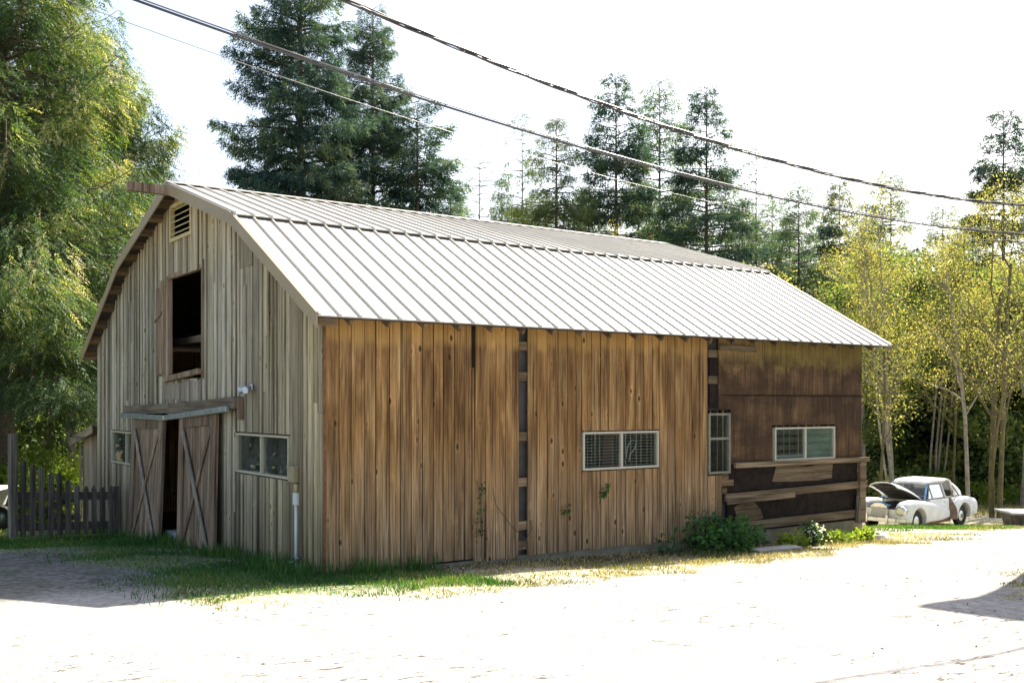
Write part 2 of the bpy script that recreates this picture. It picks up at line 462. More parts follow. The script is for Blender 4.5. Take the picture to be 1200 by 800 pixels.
    o = link_mesh('ground', me, t.m, None, True)
    tag(o, kind='structure')
    return o
build_ground()

# ------------------------------------------------------------------ barn
EZ, BKT, BKZ, RT, RZ = 3.59, 2.95, 5.48, 6.45, 6.57
SL1 = (BKZ - EZ) / (BKT + .4); SL2 = (RZ - BKZ) / (RT - BKT)
def zroof(t):
    t = min(t, W - t)
    return EZ + (t + .4) * SL1 if t < BKT else BKZ + (t - BKT) * SL2

barn = empty('barn', (P0.x, P0.y, BZ), BA)
tag(barn, 'weathered wooden barn with ribbed metal gambrel roof and sagging plank doors', 'barn')

# --- gable boards
OPEN_G = [(1.16, 3.45, 1.22, 1.92), (9.04, 11.56, 1.0, 1.78), (4.35, 8.8, -1.5, 2.2), (5.15, 7.22, 2.86, 4.87), (5.7, 7.02, 5.58, 6.27)]
def board_cuts(edges, wmin, wmax, lo, hi):
    cuts = [lo]
    stops = sorted(e for e in edges if lo < e < hi) + [hi]
    for e in stops:
        while e - cuts[-1] > wmax * 1.35: cuts.append(cuts[-1] + random.uniform(wmin, wmax))
        if e - cuts[-1] > .03: cuts.append(e)
        else: cuts[-1] = e
    return cuts
def spans(z0, z1, holes):
    out = [(z0, z1)]
    for a, b in holes:
        nw = []
        for p, q in out:
            if b <= p or a >= q: nw.append((p, q)); continue
            if a > p + .03: nw.append((p, a))
            if b < q - .03: nw.append((b, q))
        out = nw
    return out

def gable_wall(s0, thick, openings, outward, base):
    mb = MB()
    cuts = board_cuts([o[0] for o in openings] + [o[1] for o in openings] + [BKT, RT, W - BKT], .13, .25, .0, W)
    for i, (a, b) in enumerate(zip(cuts, cuts[1:])):
        mid = (a + b) / 2
        zb = base(mid) + random.uniform(-.05, .03)
        z1 = min(zroof(a), zroof(b)) - .07
        holes = [(o[2], o[3]) for o in openings if o[0] - .01 < mid < o[1] + .01]
        d = random.choice((0, .004, .014, .016)) + random.uniform(0, .005)
        rr = random.random()
        segs = spans(zb, z1, holes)
        # some boards are patched: butt joint part way up
        if random.random() < .3 and segs and segs[-1][1] - segs[-1][0] > 1.6:
            p, q = segs.pop(); m_ = random.uniform(p + .6, q - .6)
            segs += [(p, m_), (m_ + .004, q)]
        for k, (p, q) in enumerate(segs):
            g = random.uniform(.006, .014)
            x_in, x_out = s0, s0 - outward * (thick + d)
            lo, hi = min(x_in, x_out), max(x_in, x_out)
            top = [zroof(a + g) - .07, zroof(b - g) - .07] if abs(q - z1) < 1e-6 else [q, q]
            r_ = (rr + k * .37 * (1 if len(segs) > 1 else 0)) % 1.0
            if random.random() < .5 and outward > 0:      # a batten over the joint
                bw = random.uniform(.022, .034); sh = random.uniform(-.01, .01)
                tb = [zroof(a + sh - bw) - .08, zroof(a + sh + bw) - .08] if abs(q - z1) < 1e-6 else [q, q]
                if a > .1: mb.hexa([(s0 - .062, a + sh - bw, p), (s0 - .044, a + sh - bw, p), (s0 - .044, a + sh + bw, p), (s0 - .062, a + sh + bw, p)],
                    [(s0 - .062, a + sh - bw, tb[0]), (s0 - .044, a + sh - bw, tb[0]), (s0 - .044, a + sh + bw, tb[1]), (s0 - .062, a + sh + bw, tb[1])], (r_ + .23) % 1)
            mb.hexa([(lo, a + g, p), (hi, a + g, p), (hi, b - g, p), (lo, b - g, p)],
                    [(lo, a + g, top[0]), (hi, a + g, top[0]), (hi, b - g, top[1]), (lo, b - g, top[1])], r_)
    return mb
gbase = lambda t: float(np.interp(t, [0, 3, 6, 9, 13], [-.12, -.2, -.36, -.5, -.62]))
gable_wall(0.0, .022, OPEN_G, 1, gbase).build('gable_wall', M['grey'], barn)
gable_wall(L - .03, .022, [], -1, lambda t: -.35).build('rear_gable_wall', M['grey'], barn)
# backing sheet behind the board gaps of the gable, with the same openings (black, so the gaps read as shade)
mb = MB()
tc = sorted({0.05, W - .05, BKT, RT, W - BKT} | {o[0] for o in OPEN_G} | {o[1] for o in OPEN_G})
for a, b in zip(tc, tc[1:]):
    mid = (a + b) / 2
    zt = min(zroof(a), zroof(b)) - .12
    for p, q in spans(gbase(mid) - .2, zt, [(o[2], o[3]) for o in OPEN_G if o[0] - .01 < mid < o[1] + .01]):
        if abs(q - zt) < 1e-6:
            mb.hexa([(.006, a, p), (.04, a, p), (.04, b, p), (.006, b, p)], [(.006, a, zroof(a) - .12), (.04, a, zroof(a) - .12), (.04, b, zroof(b) - .12), (.006, b, zroof(b) - .12)])
        else: mb.box((.006, a, p), (.04, b, q))
mb.build('gable_sheathing', M['tarpaper'], barn)

# --- driveway wall boards (s 0 .. 7.9)
OPEN_L = [(4.68, 6.46, 1.24, 1.93), (7.68, 8.3, 1.06, 2.23)]
mb = MB()
cuts = board_cuts([3.38, 3.55, 4.68, 6.46, 7.68, 2.475, 2.525], .175, .225, 0, 7.68)
for a, b in zip(cuts, cuts[1:]):
    mid = (a + b) / 2
    if 3.38 - .01 < mid < 3.55 + .01: continue
    zb = float(np.interp(mid, [0, 2.4, 3.4, 3.6, 7.7], [-.03, -.03, -.05, -.07, -.09])) + random.uniform(-.02, .02)
    if mid > 2.54 and mid < 3.4: zb -= .05
    z1 = zroof(0) - .1
    if 2.47 < mid < 2.53: z1, zb = 2.95, -.02
    d = random.uniform(0, .012)
    lean = random.uniform(-.004, .004) + (.018 if 2.54 < mid < 2.75 else 0)
    rr = random.random()
    for p, q in spans(zb, z1, [(o[2], o[3]) for o in OPEN_L if o[0] - .01 < mid < o[1] + .01]):
        g = random.uniform(.005, .0105)
        la, lb = lean * (p - 1.8), lean * (q - 1.8)
        mb.hexa([(a + g + la, -.024 - d, p), (b - g + la, -.024 - d, p), (b - g + la, 0, p), (a + g + la, 0, p)],
                [(a + g + lb, -.024 - d, q), (b - g + lb, -.024 - d, q), (b - g + lb, 0, q), (a + g + lb, 0, q)], rr)
for a, b in ((7.69, 7.87), (7.88, 8.06)):       # boards below the tall window
    mb.box((a, -.03, -.08), (b, 0, 1.05))
mb.build('side_wall', M['cedar'], barn)
# inner girts and sheathing seen through the missing board
for z in (3.32, 2.83, 1.86, 1.12, .42, .10):
    mb = MB(); mb.box((3.3, .005, z - .07), (3.66, .07, z + .07)); mb.build('girt', M['lumber'], barn)
for z in (3.32, 2.83):
    mb = MB(); mb.box((7.74, .005, z - .07), (7.98, .07, z + .07)); mb.build('girt', M['lumber'], barn)
mb = MB(); mb.box((.03, .003, -.02), (3.3, .006, 3.6)); mb.box((3.66, .003, -.05), (4.66, .006, 3.6)); mb.box((6.48, .003, -.05), (7.66, .006, 3.6)); mb.box((4.66, .003, 1.97), (6.48, .006, 3.6)); mb.box((4.66, .003, -.05), (6.48, .006, 1.2)); mb.build('gap_backing', M['tarpaper'], barn)  # black sheet added behind the planks to put shade in their gaps
mb = MB(); mb.box((.05, .075, -.3), (4.6, .1, 3.7)); mb.box((4.6, .075, -.3), (6.55, .1, 1.2)); mb.box((4.6, .075, 1.97), (6.55, .1, 3.7)); mb.box((6.55, .075, -.3), (7.72, .1, 3.7))
mb.box((7.72, .075, 2.26), (9.46, .1, 3.7)); mb.box((7.72, .075, -.3), (12.3, .1, 1.03)); mb.box((8.32, .075, 1.03), (9.5, .1, 2.26)); mb.box((9.46, .075, 1.98), (12.3, .1, 3.7)); mb.box((11.46, .075, 1.03), (12.3, .1, 1.98)); mb.box((9.5, .075, 1.03), (11.46, .1, 1.2))
mb.build('inner_sheathing', M['slate'], barn)
# corner trim where the two walls meet
mb = MB(); mb.box((-.03, -.031, -.05), (.022, -.0245 + .001, 3.66)); mb.build('corner_board', M['rust'], barn)

# --- plywood part of the driveway wall (s 7.9 .. 12.35)
def plywood(a, b, z0, z1, y, notch=None):
    mb = MB(); mb.box((a, y, z0), (b, y + .016, z1)); return mb
mb = MB()
mb.box((8.0, -.012, 2.56), (9.505, .004, 3.66))
mb.box((9.515, -.012, 2.56), (11.66, .004, 3.66))
mb.box((11.67, -.012, 2.56), (12.33, .004, 3.66))
mb.box((8.32, -.006, 1.24), (9.0, .010, 2.55))
mb.box((9.01, -.006, 1.24), (9.5, .010, 2.55))
mb.box((9.5, -.006, 1.96), (11.44, .010, 2.55)); mb.box((11.44, -.006, 1.24), (12.33, .010, 2.55))
mb.box((8.0, -.006, 2.28), (8.32, .010, 2.55))
mb.build('plywood_panel', M['ply'], barn)
mb = MB(); mb.box((8.3, -.018, 2.535), (12.34, -.0125, 2.556)); mb.build('panel_joint_strip', M['tarpaper'], barn)
mb = MB()      # tar paper patches between the rails
mb.box((8.25, .012, -.05), (12.3, .03, 1.24)); mb.box((7.78, .012, 2.3), (8.02, .03, 3.3))
mb.build('tar_paper', M['tarpaper'], barn)
def part_beam(name, p, q, w, h, m, r=None):
    mb = MB(); mb.beam(p, q, w, h, (0, 0, 1), r); return mb.build(name, m, barn)
part_beam('rail', (8.4, -.045, 1.22), (12.52, -.045, 1.205), .06, .10, M['lumber'], .13)
part_beam('rail', (8.14, -.04, .62), (12.46, -.04, .69), .05, .14, M['lumber'], .31)
part_beam('rail', (8.16, -.066, .54), (10.1, -.066, .58), .03, .10, M['lumber'], .62)
part_beam('sill_board', (8.45, -.04, .05), (12.1, -.04, .085), .06, .16, M['lumber'], .83)
part_beam('rail', (8.0, -.03, 3.44), (9.0, -.03, 3.43), .04, .10, M['lumber'], .44)
mb = MB(); mb.beam((12.24, -.055, -.12), (12.27, -.055, 1.14), .2, .09, (0, 1, 0), .2); mb.build('corner_post', M['lumber'], barn)
mb = MB(); mb.beam((12.02, -.09, -.1), (12.1, -.075, .46), .05, .03, (0, 1, 0)); mb.beam((12.1, -.1, -.1), (12.14, -.095, .4), .06, .03, (0, 1, 0)); mb.build('loose_slat', M['fence'], barn)
# torn patch of old siding left between rails
me = MB()
poly = [(9.5, .86), (10.1, .84), (10.9, .83), (11.34, .86), (11.37, 1.14), (11.05, 1.16), (10.6, 1.12), (10.2, 1.15), (9.62, 1.15)]
n = len(poly)
me.add([(x, -.004, z) for x, z in poly] + [(x, .008, z) for x, z in poly], [tuple(range(n)), tuple(range(2 * n - 1, n - 1, -1))] + [(i, i + n, (i + 1) % n + n, (i + 1) % n) for i in range(n)])
me.build('torn_siding_patch', M['lumber'], barn)
me = MB()
poly = [(8.55, .1), (9.25, .16), (9.16, .34), (8.98, .5), (8.62, .49), (8.42, .42)]
n = len(poly)
me.add([(x, -.006, z) for x, z in poly] + [(x, .008, z) for x, z in poly], [tuple(range(n)), tuple(range(2 * n - 1, n - 1, -1))] + [(i, i + n, (i + 1) % n + n, (i + 1) % n) for i in range(n)])
me.build('torn_siding_patch', M['lumber'], barn)
mb = MB()
for z, a, b in ((1.02, 8.12, 8.24), (.9, 8.1, 8.38), (.76, 8.08, 8.2)):
    mb.box((a - .05, -.03, z - .06), (b, .0, z + .055))
mb.build('exposed_batten', M['rafter'], barn)

# --- far wall, foundation, floor, loft
mb = MB()
c2 = np.arange(0, L - .1, .21)
for a in c2: mb.box((a + .003, W - .03, -.6), (min(a + .207, L - .03), W, zroof(0) - .1))
mb.build('rear_side_wall', M['cedar'], barn)
mb = MB(); mb.box((.3, -.012, -1.0), (L, .2, -.06)); mb.box((L - .2, .2, -1.2), (L - .002, W - .2, -.3)); mb.box((.002, W - .2, -1.4), (L, W - .04, -.4))
mb.box((.012, .6, -1.2), (.2, 4.3, -.22)); mb.box((.012, 8.85, -1.5), (.2, W - .22, -.5))
mb.build('foundation', M['concrete'], barn)
mb = MB(); mb.box((.06, .25, -.4), (L - .25, W - .25, -.34)); mb.build('floor', M['dark'], barn)
mb = MB(); mb.box((.3, .3, 2.62), (L - .3, W - .3, 2.70)); mb.build('loft_floor', M['dark'], barn)
mb = MB(); mb.box((.5, .3, 3.62), (.62, W - .3, 3.76)); mb.build('loft_beam', M['lumber_y'], barn)
mb = MB(); mb.box((-.1, 5.85, -.9), (.3, 7.15, -.12)); mb.build('door_sill', M['sill_stone'], barn)

# --- roof
SO0, SO1 = -.3, L + .42
def roof_slab(tt, zz, d, s0, s1, mirror):
    """sloping sheet from (t0,z0) to (t1,z1); d = thickness"""
    (t0, t1), (z0, z1) = tt, zz
    mb = MB()
    m = (lambda t: W - t) if mirror else (lambda t: t)
    pts = [(m(t0), z0), (m(t1), z1), (m(t1), z1 + d), (m(t0), z0 + d)]
    vs = [(s0, t, z) for t, z in pts] + [(s1, t, z) for t, z in pts]
    fs = [(0, 1, 2, 3), (7, 6, 5, 4), (0, 4, 5, 1), (1, 5, 6, 2), (2, 6, 7, 3), (3, 7, 4, 0)]
    if mirror: fs = [f[::-1] for f in fs]
    mb.add(vs, [f[::-1] for f in fs])
    return mb
def ribs(tt, zz, s0, s1, mirror, pitch=.318, h=.034):
    mb = MB()
    m = (lambda t: W - t) if mirror else (lambda t: t)
    (t0, t1), (z0, z1) = tt, zz
    n = int((s1 - s0) / pitch)
    dz, dt = z1 - z0, t1 - t0
    ln = math.hypot(dz, dt); nt_, nz_ = -dz / ln * h, dt / ln * h
    for k in range(n + 1):
        s = s0 + .03 + k * (s1 - s0 - .06) / n
        a, b = .022, .011
        vs = []
        for (t, z) in ((t0, z0), (t1, z1)):
            vs += [(s - a, m(t), z - .004), (s + a, m(t), z - .004), (s + b, m(t + nt_), z + nz_), (s - b, m(t + nt_), z + nz_)]
        fs = [(0, 1, 2, 3)[::-1], (4, 5, 6, 7), (0, 1, 5, 4), (1, 2, 6, 5), (2, 3, 7, 6), (3, 0, 4, 7)]
        if mirror: fs = [f[::-1] for f in fs]
        mb.add(vs, fs)
    return mb
for mir in (False, True):
    lo = ((-.4, BKT), (EZ, BKZ)); hi = ((BKT - .13, RT), (BKZ - .13 * SL2 + .03, RZ + .03))
    a = roof_slab(*lo, .02, SO0, SO1, mir).build('lower_roof', M['roof'], barn)
    ribs((-.42, BKT - .02), (EZ + .02 - .02 * SL1, BKZ + .02 - .02 * SL1), SO0, SO1, mir).build('rib', M['roof'], a)
    b = roof_slab(*hi, .02, SO0, SO1, mir).build('upper_roof', M['roof'], barn)
    ribs((hi[0][0] + .004, RT - .02), (hi[1][0] + .02, RZ + .05), SO0, SO1, mir).build('rib', M['roof'], b)
mb = MB()
for sg in (1, -1):
    t1 = RT - sg * .2
    mb.hexa([(SO0 - .01, RT, RZ + .075), (SO1 + .01, RT, RZ + .075), (SO1 + .01, t1, RZ + .085 - .2 * SL2), (SO0 - .01, t1, RZ + .085 - .2 * SL2)],
            [(SO0 - .01, RT, RZ + .095), (SO1 + .01, RT, RZ + .095), (SO1 + .01, t1, RZ + .10 - .2 * SL2), (SO0 - .01, t1, RZ + .10 - .2 * SL2)])
mb.build('ridge_cap', M['roof'], barn)
# dark strip painted in for the shadow gap under the upper sheet's lower edge
mb = MB(); mb.box((SO0 + .01, BKT - .118, BKZ - .13), (SO1 - .01, BKT - .06, BKZ - .01)); mb.build('flashing_gap_shade', simple('dark_gap_shade', (.045, .036, .03), .8), barn)
# rake trims on both ends
def rake(s0, s1, h):
    mb = MB()
    for mir in (False, True):
        m = (lambda t: W - t) if mir else (lambda t: t)
        for (t0, z0, t1, z1) in ((-.41, EZ, BKT, BKZ), (BKT, BKZ, RT, RZ)):
            loop = lambda t, z: [(s0, m(t), z - h), (s1, m(t), z - h), (s1, m(t), z + .06), (s0, m(t), z + .06)]
            A, B = loop(t0, z0), loop(t1, z1)
            fs = [(0, 3, 2, 1), (4, 5, 6, 7), (0, 1, 5, 4), (1, 2, 6, 5), (2, 3, 7, 6), (3, 0, 4, 7)]
            mb.add(A + B, fs)
    return mb
o = rake(SO0 - .022, SO0 + .004, .155); o.build('rake_trim', M['trim'], barn)
rake(SO1 - .004, SO1 + .022, .1).build('rake_trim', M['trim'], barn)
# lookouts and dark soffit boards under the front overhang
mb = MB(); sf = MB()
for mir in (False, True):
    m = (lambda t: W - t) if mir else (lambda t: t)
    for t in np.arange(-.3, RT, .62):
        z = zroof(t) - .055
        sl = SL1 if t < BKT else SL2
        dt = .055
        mb = MB(); mb.hexa([(SO0 + .006, m(t - dt), z - .09 - dt * sl), (.02, m(t - dt), z - .09 - dt * sl), (.02, m(t + dt), z - .09 + dt * sl), (SO0 + .006, m(t + dt), z - .09 + dt * sl)],
                [(SO0 + .006, m(t - dt), z + .03 - dt * sl), (.02, m(t - dt), z + .03 - dt * sl), (.02, m(t + dt), z + .03 + dt * sl), (SO0 + .006, m(t + dt), z + .03 + dt * sl)])
        mb.build('lookout', M['rafter'], barn)
    for (t0, t1) in ((-.38, BKT), (BKT, RT - .02)):
        z0, z1 = zroof(t0) - .024 if t0 > -.3 else EZ - .02, zroof(t1) - .024
        sf.hexa([(SO0 + .008, m(t0), z0), (L + .3, m(t0), z0), (L + .3, m(t1), z1), (SO0 + .008, m(t1), z1)],
                [(SO0 + .008, m(t0), z0 + .018), (L + .3, m(t0), z0 + .018), (L + .3, m(t1), z1 + .018), (SO0 + .008, m(t1), z1 + .018)])
sf.build('roof_deck', M['dark'], barn)
# rafter tails along the driveway eave
for s in np.arange(.25, L, .6):
    mb = MB(); mb.beam((s, -.34, EZ - .06), (s, .3, EZ - .06 + .64 * SL1), .045, .1); mb.build('rafter_tail', M['rafter'], barn)
mb = MB(); mb.beam((-1.02, RT, RZ - .10), (.4, RT, RZ - .10), .13, .17); mb.build('hay_hood_beam', M['door'], barn)

# --- windows
def window(parent, plane, a0, a1, z0, z1, fm, gm, panes=2, depth=.05, f=.038, vert=False, proud=.05):
    """plane 'g' lies in the gable (x = -proud), plane 'l' in the driveway wall (y = -proud)"""
    def bx(mb, a, b, z, zz, d0, d1):
        if plane == 'g': mb.box((-d1, a, z), (-d0, b, zz))
        else: mb.box((a, -d1, z), (b, -d0, zz))
    fr = MB()
    bx(fr, a0, a1, z0, z0 + f, -depth, proud); bx(fr, a0, a1, z1 - f, z1, -depth, proud)
    bx(fr, a0, a0 + f, z0 + f, z1 - f, -depth, proud); bx(fr, a1 - f, a1, z0 + f, z1 - f, -depth, proud)
    o = fr.build('window', fm, barn, bevel=.004)
    iv = []
    if vert:
        m_ = z0 + (z1 - z0) * .58
        mb = MB(); bx(mb, a0 + f, a1 - f, m_ - .022, m_ + .022, -.02, proud - .006); mb.build('mullion', fm, o)
        iv = [(a0 + f, a1 - f, z0 + f, m_ - .022), (a0 + f, a1 - f, m_ + .022, z1 - f)]
    else:
        m_ = (a0 + a1) / 2
        mb = MB(); bx(mb, m_ - .024, m_ + .024, z0 + f, z1 - f, -.02, proud - .006); mb.build('mullion', fm, o)
        iv = [(a0 + f, m_ - .03, z0 + f, z1 - f), (m_ + .03, a1 - f, z0 + f, z1 - f)]
    for (p, q, r_, s_) in iv:
        mb = MB(); bx(mb, p, q, r_, s_, -.004, .004); mb.build('pane', gm, o)
    return o
w1 = window(barn, 'g', 1.18, 3.43, 1.24, 1.90, M['cream'], M['glass_side'])
w2 = window(barn, 'g', 9.06, 11.54, 1.02, 1.76, M['cream'], M['glass_side'])
w3 = window(barn, 'l', 4.70, 6.44, 1.26, 1.91, M['white_frame'], M['glass'], proud=.045)
w4 = window(barn, 'l', 9.54, 11.40, 1.26, 1.92, M['white_frame'], M['glass'], proud=.045)
w5 = window(barn, 'l', 7.70, 8.28, 1.08, 2.21, M['dull_frame'], M['glass'], vert=True, f=.04)
mb = MB()
for k in range(11): mb.box((4.76, .03, 1.32 + k * .052), (6.38, .05, 1.328 + k * .052))
mb.build('blind', M['blind'], w3)
mb = MB(); mb.box((10.5, .05, 1.30), (11.36, .06, 1.88)); mb.build('backing_panel', M['panel'], w4)
mb = MB(); mb.box((9.62, .02, 1.30), (10.46, .05, 1.37)); mb.build('inner_sill', M['sill_stone'], w4)
x, y = st2w(5.35, .3)
mb = MB(); mb.beam((0, 0, -.9), (.25, .05, 1.4), .22, .03, (0, 1, 0)); o = mb.build('leaning_board', simple('red_brown_board', (.22, .09, .05), .7)); o.location = (x, y, BZ + .55); o.rotation_euler = (0, 0, BA); tag(o, 'reddish board leaning inside behind the slider window of the plank wall', 'board')
x, y = st2w(5.85, .12)
mb = MB(); mb.tube([(-.05, 0, -.2), (-.02, 0, 0), (.08, 0, .13), (.2, 0, .1), (.16, 0, -.02), (.05, 0, -.12), (.02, 0, -.25)], .012, 6, r=.5); o = mb.build('looped_cord', M['pvc'], None, True); o.location = (x, y, BZ + 1.62); o.rotation_euler = (0, 0, BA); tag(o, 'looped white cord hanging behind the right pane of the slider window', 'cord')

# --- louvred vent, loft opening and its shutter
mb = MB()
mb.box((-.07, 5.7, 5.56), (.02, 7.02, 5.63)); mb.box((-.07, 5.7, 6.22), (.02, 7.02, 6.29))
mb.box((-.07, 5.7, 5.63), (.02, 5.77, 6.22)); mb.box((-.07, 6.95, 5.63), (.02, 7.02, 6.22))
v = mb.build('vent', M['ventframe'], barn)
mb = MB()
for k in range(5):
    z = 5.70 + k * .115
    mb.hexa([(-.04, 5.77, z), (.03, 5.77, z + .05), (.03, 6.95, z + .05), (-.04, 6.95, z)], [(-.04, 5.77, z + .016), (.03, 5.77, z + .066), (.03, 6.95, z + .066), (-.04, 6.95, z + .016)])
mb.build('louvre', M['ventframe'], v)
mb = MB()
mb.box((-.05, 7.2, 2.84), (.05, 7.34, 4.92)); mb.box((-.05, 5.03, 2.84), (.05, 5.17, 5.02)); mb.box((-.035, 5.17, 4.86), (.05, 7.2, 4.95))
mb.build('loft_frame', M['door'], barn)
mb = MB(); mb.beam((-.1, 7.22, 2.86), (-.09, 5.12, 2.98), .1, .1); mb.build('loft_sill', M['door'], barn)
mb = MB()
mb.box((-.085, 7.38, 2.98), (-.055, 7.62, 4.86)); mb.box((-.085, 7.625, 2.95), (-.055, 7.88, 4.72))
s_ = mb.build('loft_shutter', M['door'], barn)
mb = MB(); mb.beam((-.095, 7.9, 4.06), (-.095, 7.42, 4.22), .03, .05); mb.build('latch_bar', M['lumber'], s_)
mb = MB()
x = 5.2
while x < 7.3:
    w_ = random.uniform(.12, .3); mb.box((-.05 - random.uniform(0, .015), x, 2.42 + random.uniform(-.02, .04)), (-.028, min(x + w_, 7.34) - .006, 2.82 + random.uniform(-.03, .02))); x += w_
mb.box((-.075, 6.35, 2.47), (-.05, 7.25, 2.77)); 
mb.build('patch_board', M['shingle'], barn)
mb = MB(); mb.beam((-.07, 5.4, 2.40), (-.065, 7.0, 2.33), .025, .09); mb.beam((-.09, 5.2, 2.36), (-.085, 6.3, 2.41), .02, .07); mb.build('splintered_board', M['lumber_y'], barn)

# --- door header, tracks and the two hung doors
mb = MB(); mb.beam((-.11, 9.93, 2.24), (-.11, 6.7, 2.30), .14, .19, (0, 0, 1), .3); mb.beam((-.12, 6.72, 2.27), (-.12, 3.08, 2.41), .14, .20, (0, 0, 1), .7); mb.build('door_header', M['lumber_y'], barn)
mb = MB(); mb.box((-.14, 3.02, 2.12), (-.0, 3.10, 2.50)); mb.build('header_end_block', M['door'], barn)
for a, b in (((9.93, 2.13), (6.74, 2.11)), ((6.80, 2.11), (3.28, 2.30))):
    mb = MB(); mb.beam((-.215, a[0], a[1]), (-.235, b[0], b[1]), .075, .10); mb.build('door_track', M['galv'], barn, bevel=.012)
def barn_door(t0, t1, z0a, z0b, z1a, z1b, bow):
    """t0 right edge, t1 left edge; bottom/top heights at either edge; bow pushes the foot outwards"""
    def P(u, v, d):
        t = t0 + (t1 - t0) * u
        z = (z0a + (z0b - z0a) * u) * (1 - v) + (z1a + (z1b - z1a) * u) * v
        return Vector((-.13 - bow * (1 - v) - d, t, z))
    def plank(mb, u0, u1, v0, v1, d0, d1, r=None):
        mb.hexa([P(u0, v0, d1), P(u0, v0, d0), P(u1, v0, d0), P(u1, v0, d1)], [P(u0, v1, d1), P(u0, v1, d0), P(u1, v1, d0), P(u1, v1, d1)], r)
    mb = MB(); u = 0
    while u < 1:
        w_ = random.uniform(.085, .13); plank(mb, u + .002, min(1, u + w_) - .002, 0, .995, 0, .022 + random.uniform(0, .006)); u += w_
    door = mb.build('door', M['door'], barn)
    fr = MB(); plank(fr, 0, .13, 0, 1, .03, .058); plank(fr, .87, 1, .0, 1, .03, .058); plank(fr, .13, .87, .925, 1, .03, .056)
    fr.build('door_frame', M['door'], door)
    b1 = MB(); a, b = P(.86, .9, .075), P(.15, .03, .075); b1.beam(a, b, .10, .026, (-1, 0, 0)); b1.build('cross_brace', M['shingle'], door)
    b2 = MB(); a, b = P(.15, .9, .044), P(.84, .06, .044); b2.beam(a, b, .10, .024, (-1, 0, 0)); b2.build('cross_brace', M['door'], door)
barn_door(3.98, 6.02, -.22, -.32, 2.22, 2.10, .05)
barn_door(7.0, 9.26, -.40, -.50, 2.07, 2.06, .10)

# --- flood light, meter box and conduit on the gable
fl = MB(); fl.box((-.075, 2.61, 2.61), (-.045, 2.71, 2.71)); fl = fl.build('flood_light', M['lampmetal'], barn, bevel=.01)
for dt in (-.10, .10):
    mb = MB(); c = Vector((-.09, 2.66 + dt * .5, 2.66)); d = Vector((-.75, dt * 5, -.35)).normalized()
    mb.tube([c, c + d * .05, c + d * .13, c + d * .16], [.02, .04, .06, .065], 12); h = mb.build('lamp_head', M['lampmetal'], fl, True)
    mb = MB(); mb.tube([c + d * .158, c + d * .166], [.058, .055], 12); mb.build('lamp_lens', M['lens'], h)
mb = MB(); mb.box((-.12, .82, 1.22), (-.035, 1.04, 1.45)); mt = mb.build('meter_box', M['beige'], barn, bevel=.012)
mb = MB(); mb.box((-.13, .805, 1.43), (-.037, 1.055, 1.46)); mb.build('box_lid', M['beige'], mt)
mb = MB(); mb.box((-.085, .80, .88), (-.03, .94, 1.07)); cb = mb.build('conduit_box', M['pvc'], barn, bevel=.01)
mb = MB(); mb.tube([(-.055, .87, .88), (-.055, .87, .4), (-.055, .865, -.2)], .026, 10); mb.build('conduit', M['pvc'], barn, True)
mb = MB(); mb.tube([(-.06, .87, 1.2), (-.06, .87, 1.07)], .03, 10); mb.build('nipple', M['ventframe'], barn, True)
mb = MB(); mb.tube([(-.10, .78, -.3), (-.10, .78, .12)], .017, 8); mb.tube([(-.10, .88, .12), (-.10, .68, .12)], .013, 8); mb.tube([(-.10, .78, .06), (-.2, .78, .05)], .02, 8); mb.build('standpipe', M['galv'], barn, True)

# ------------------------------------------------------------------ lean-to shed beside the barn
sx, sy = st2w(.06, W + .02)
shed = empty('lean_to_shed', (sx, sy, BZ), BA)
tag(shed, 'low lean-to shed of pale upright boards against the left side of the barn', 'shed')
mb = MB(); t = 0.0
while t < 2.2:
    w_ = random.uniform(.14, .26)
    if not (1.78 < t < 2.0):
        lean = random.uniform(-.03, .05)
        zt = 1.70 - .155 * t
        mb.hexa([(0, t + .005, -1.4), (.022, t + .005, -1.4), (.022, t + w_ - .005, -1.4), (0, t + w_ - .005, -1.4)],
                [(0, t + .005 + lean, zt), (.022, t + .005 + lean, zt), (.022, t + w_ - .005 + lean, zt - .03), (0, t + w_ - .005 + lean, zt - .03)])
    t += w_
mb.build('front_wall', M['shed'], shed)
mb = MB()
for s in np.arange(.05, 3.9, .2): mb.box((s, 2.17, -1.6), (s + .19, 2.19, 1.36))
mb.build('side_wall', M['shed'], shed)
mb = MB(); mb.hexa([(-.2, .0, 1.83), (4.2, .0, 1.83), (4.2, 2.45, 1.42), (-.2, 2.45, 1.42)], [(-.2, .0, 1.88), (4.2, .0, 1.88), (4.2, 2.45, 1.47), (-.2, 2.45, 1.47)]); mb.build('roof', M['fence'], shed)
mb = MB(); mb.beam((-.215, .0, 1.76), (-.215, 2.45, 1.36), .03, .2); mb.build('fascia', M['lumber_y'], shed)
mb = MB(); mb.box((.05, 2.02, -1.5), (.16, 2.16, 1.4)); mb.build('corner_post', M['fence'], shed)

# ------------------------------------------------------------------ picket fence at the gable's far corner
fa = Vector((-10.2, 20.9)); fb = Vector(st2w(-.16, 10.35))
fd = (fb - fa); FL = fd.length; fd.normalize()
fz = gz(fa.x, fa.y) - .0
fence = empty('picket_fence', (fa.x, fa.y, fz), math.atan2(fd.y, fd.x))
tag(fence, 'dark weathered picket fence with a dipping top and one tall end post', 'fence')
fzz = lambda u: (gz(0, fa.y + (fb.y - fa.y) * u) - fz)
mb = MB(); mb.box((-.08, -.07, -.2), (.07, .07, 2.2)); mb.build('post', M['fence'], fence, bevel=.01)
mb = MB(); mb.box((FL - .17, -.06, fzz(1) - .2), (FL - .04, .06, fzz(1) + 1.13)); mb.build('post', M['fence'], fence, bevel=.01)
hts = [1.62, 1.54, 1.48, 1.38, 1.38, 1.22, 1.12, 1.09, 1.10, 1.08, 1.08]
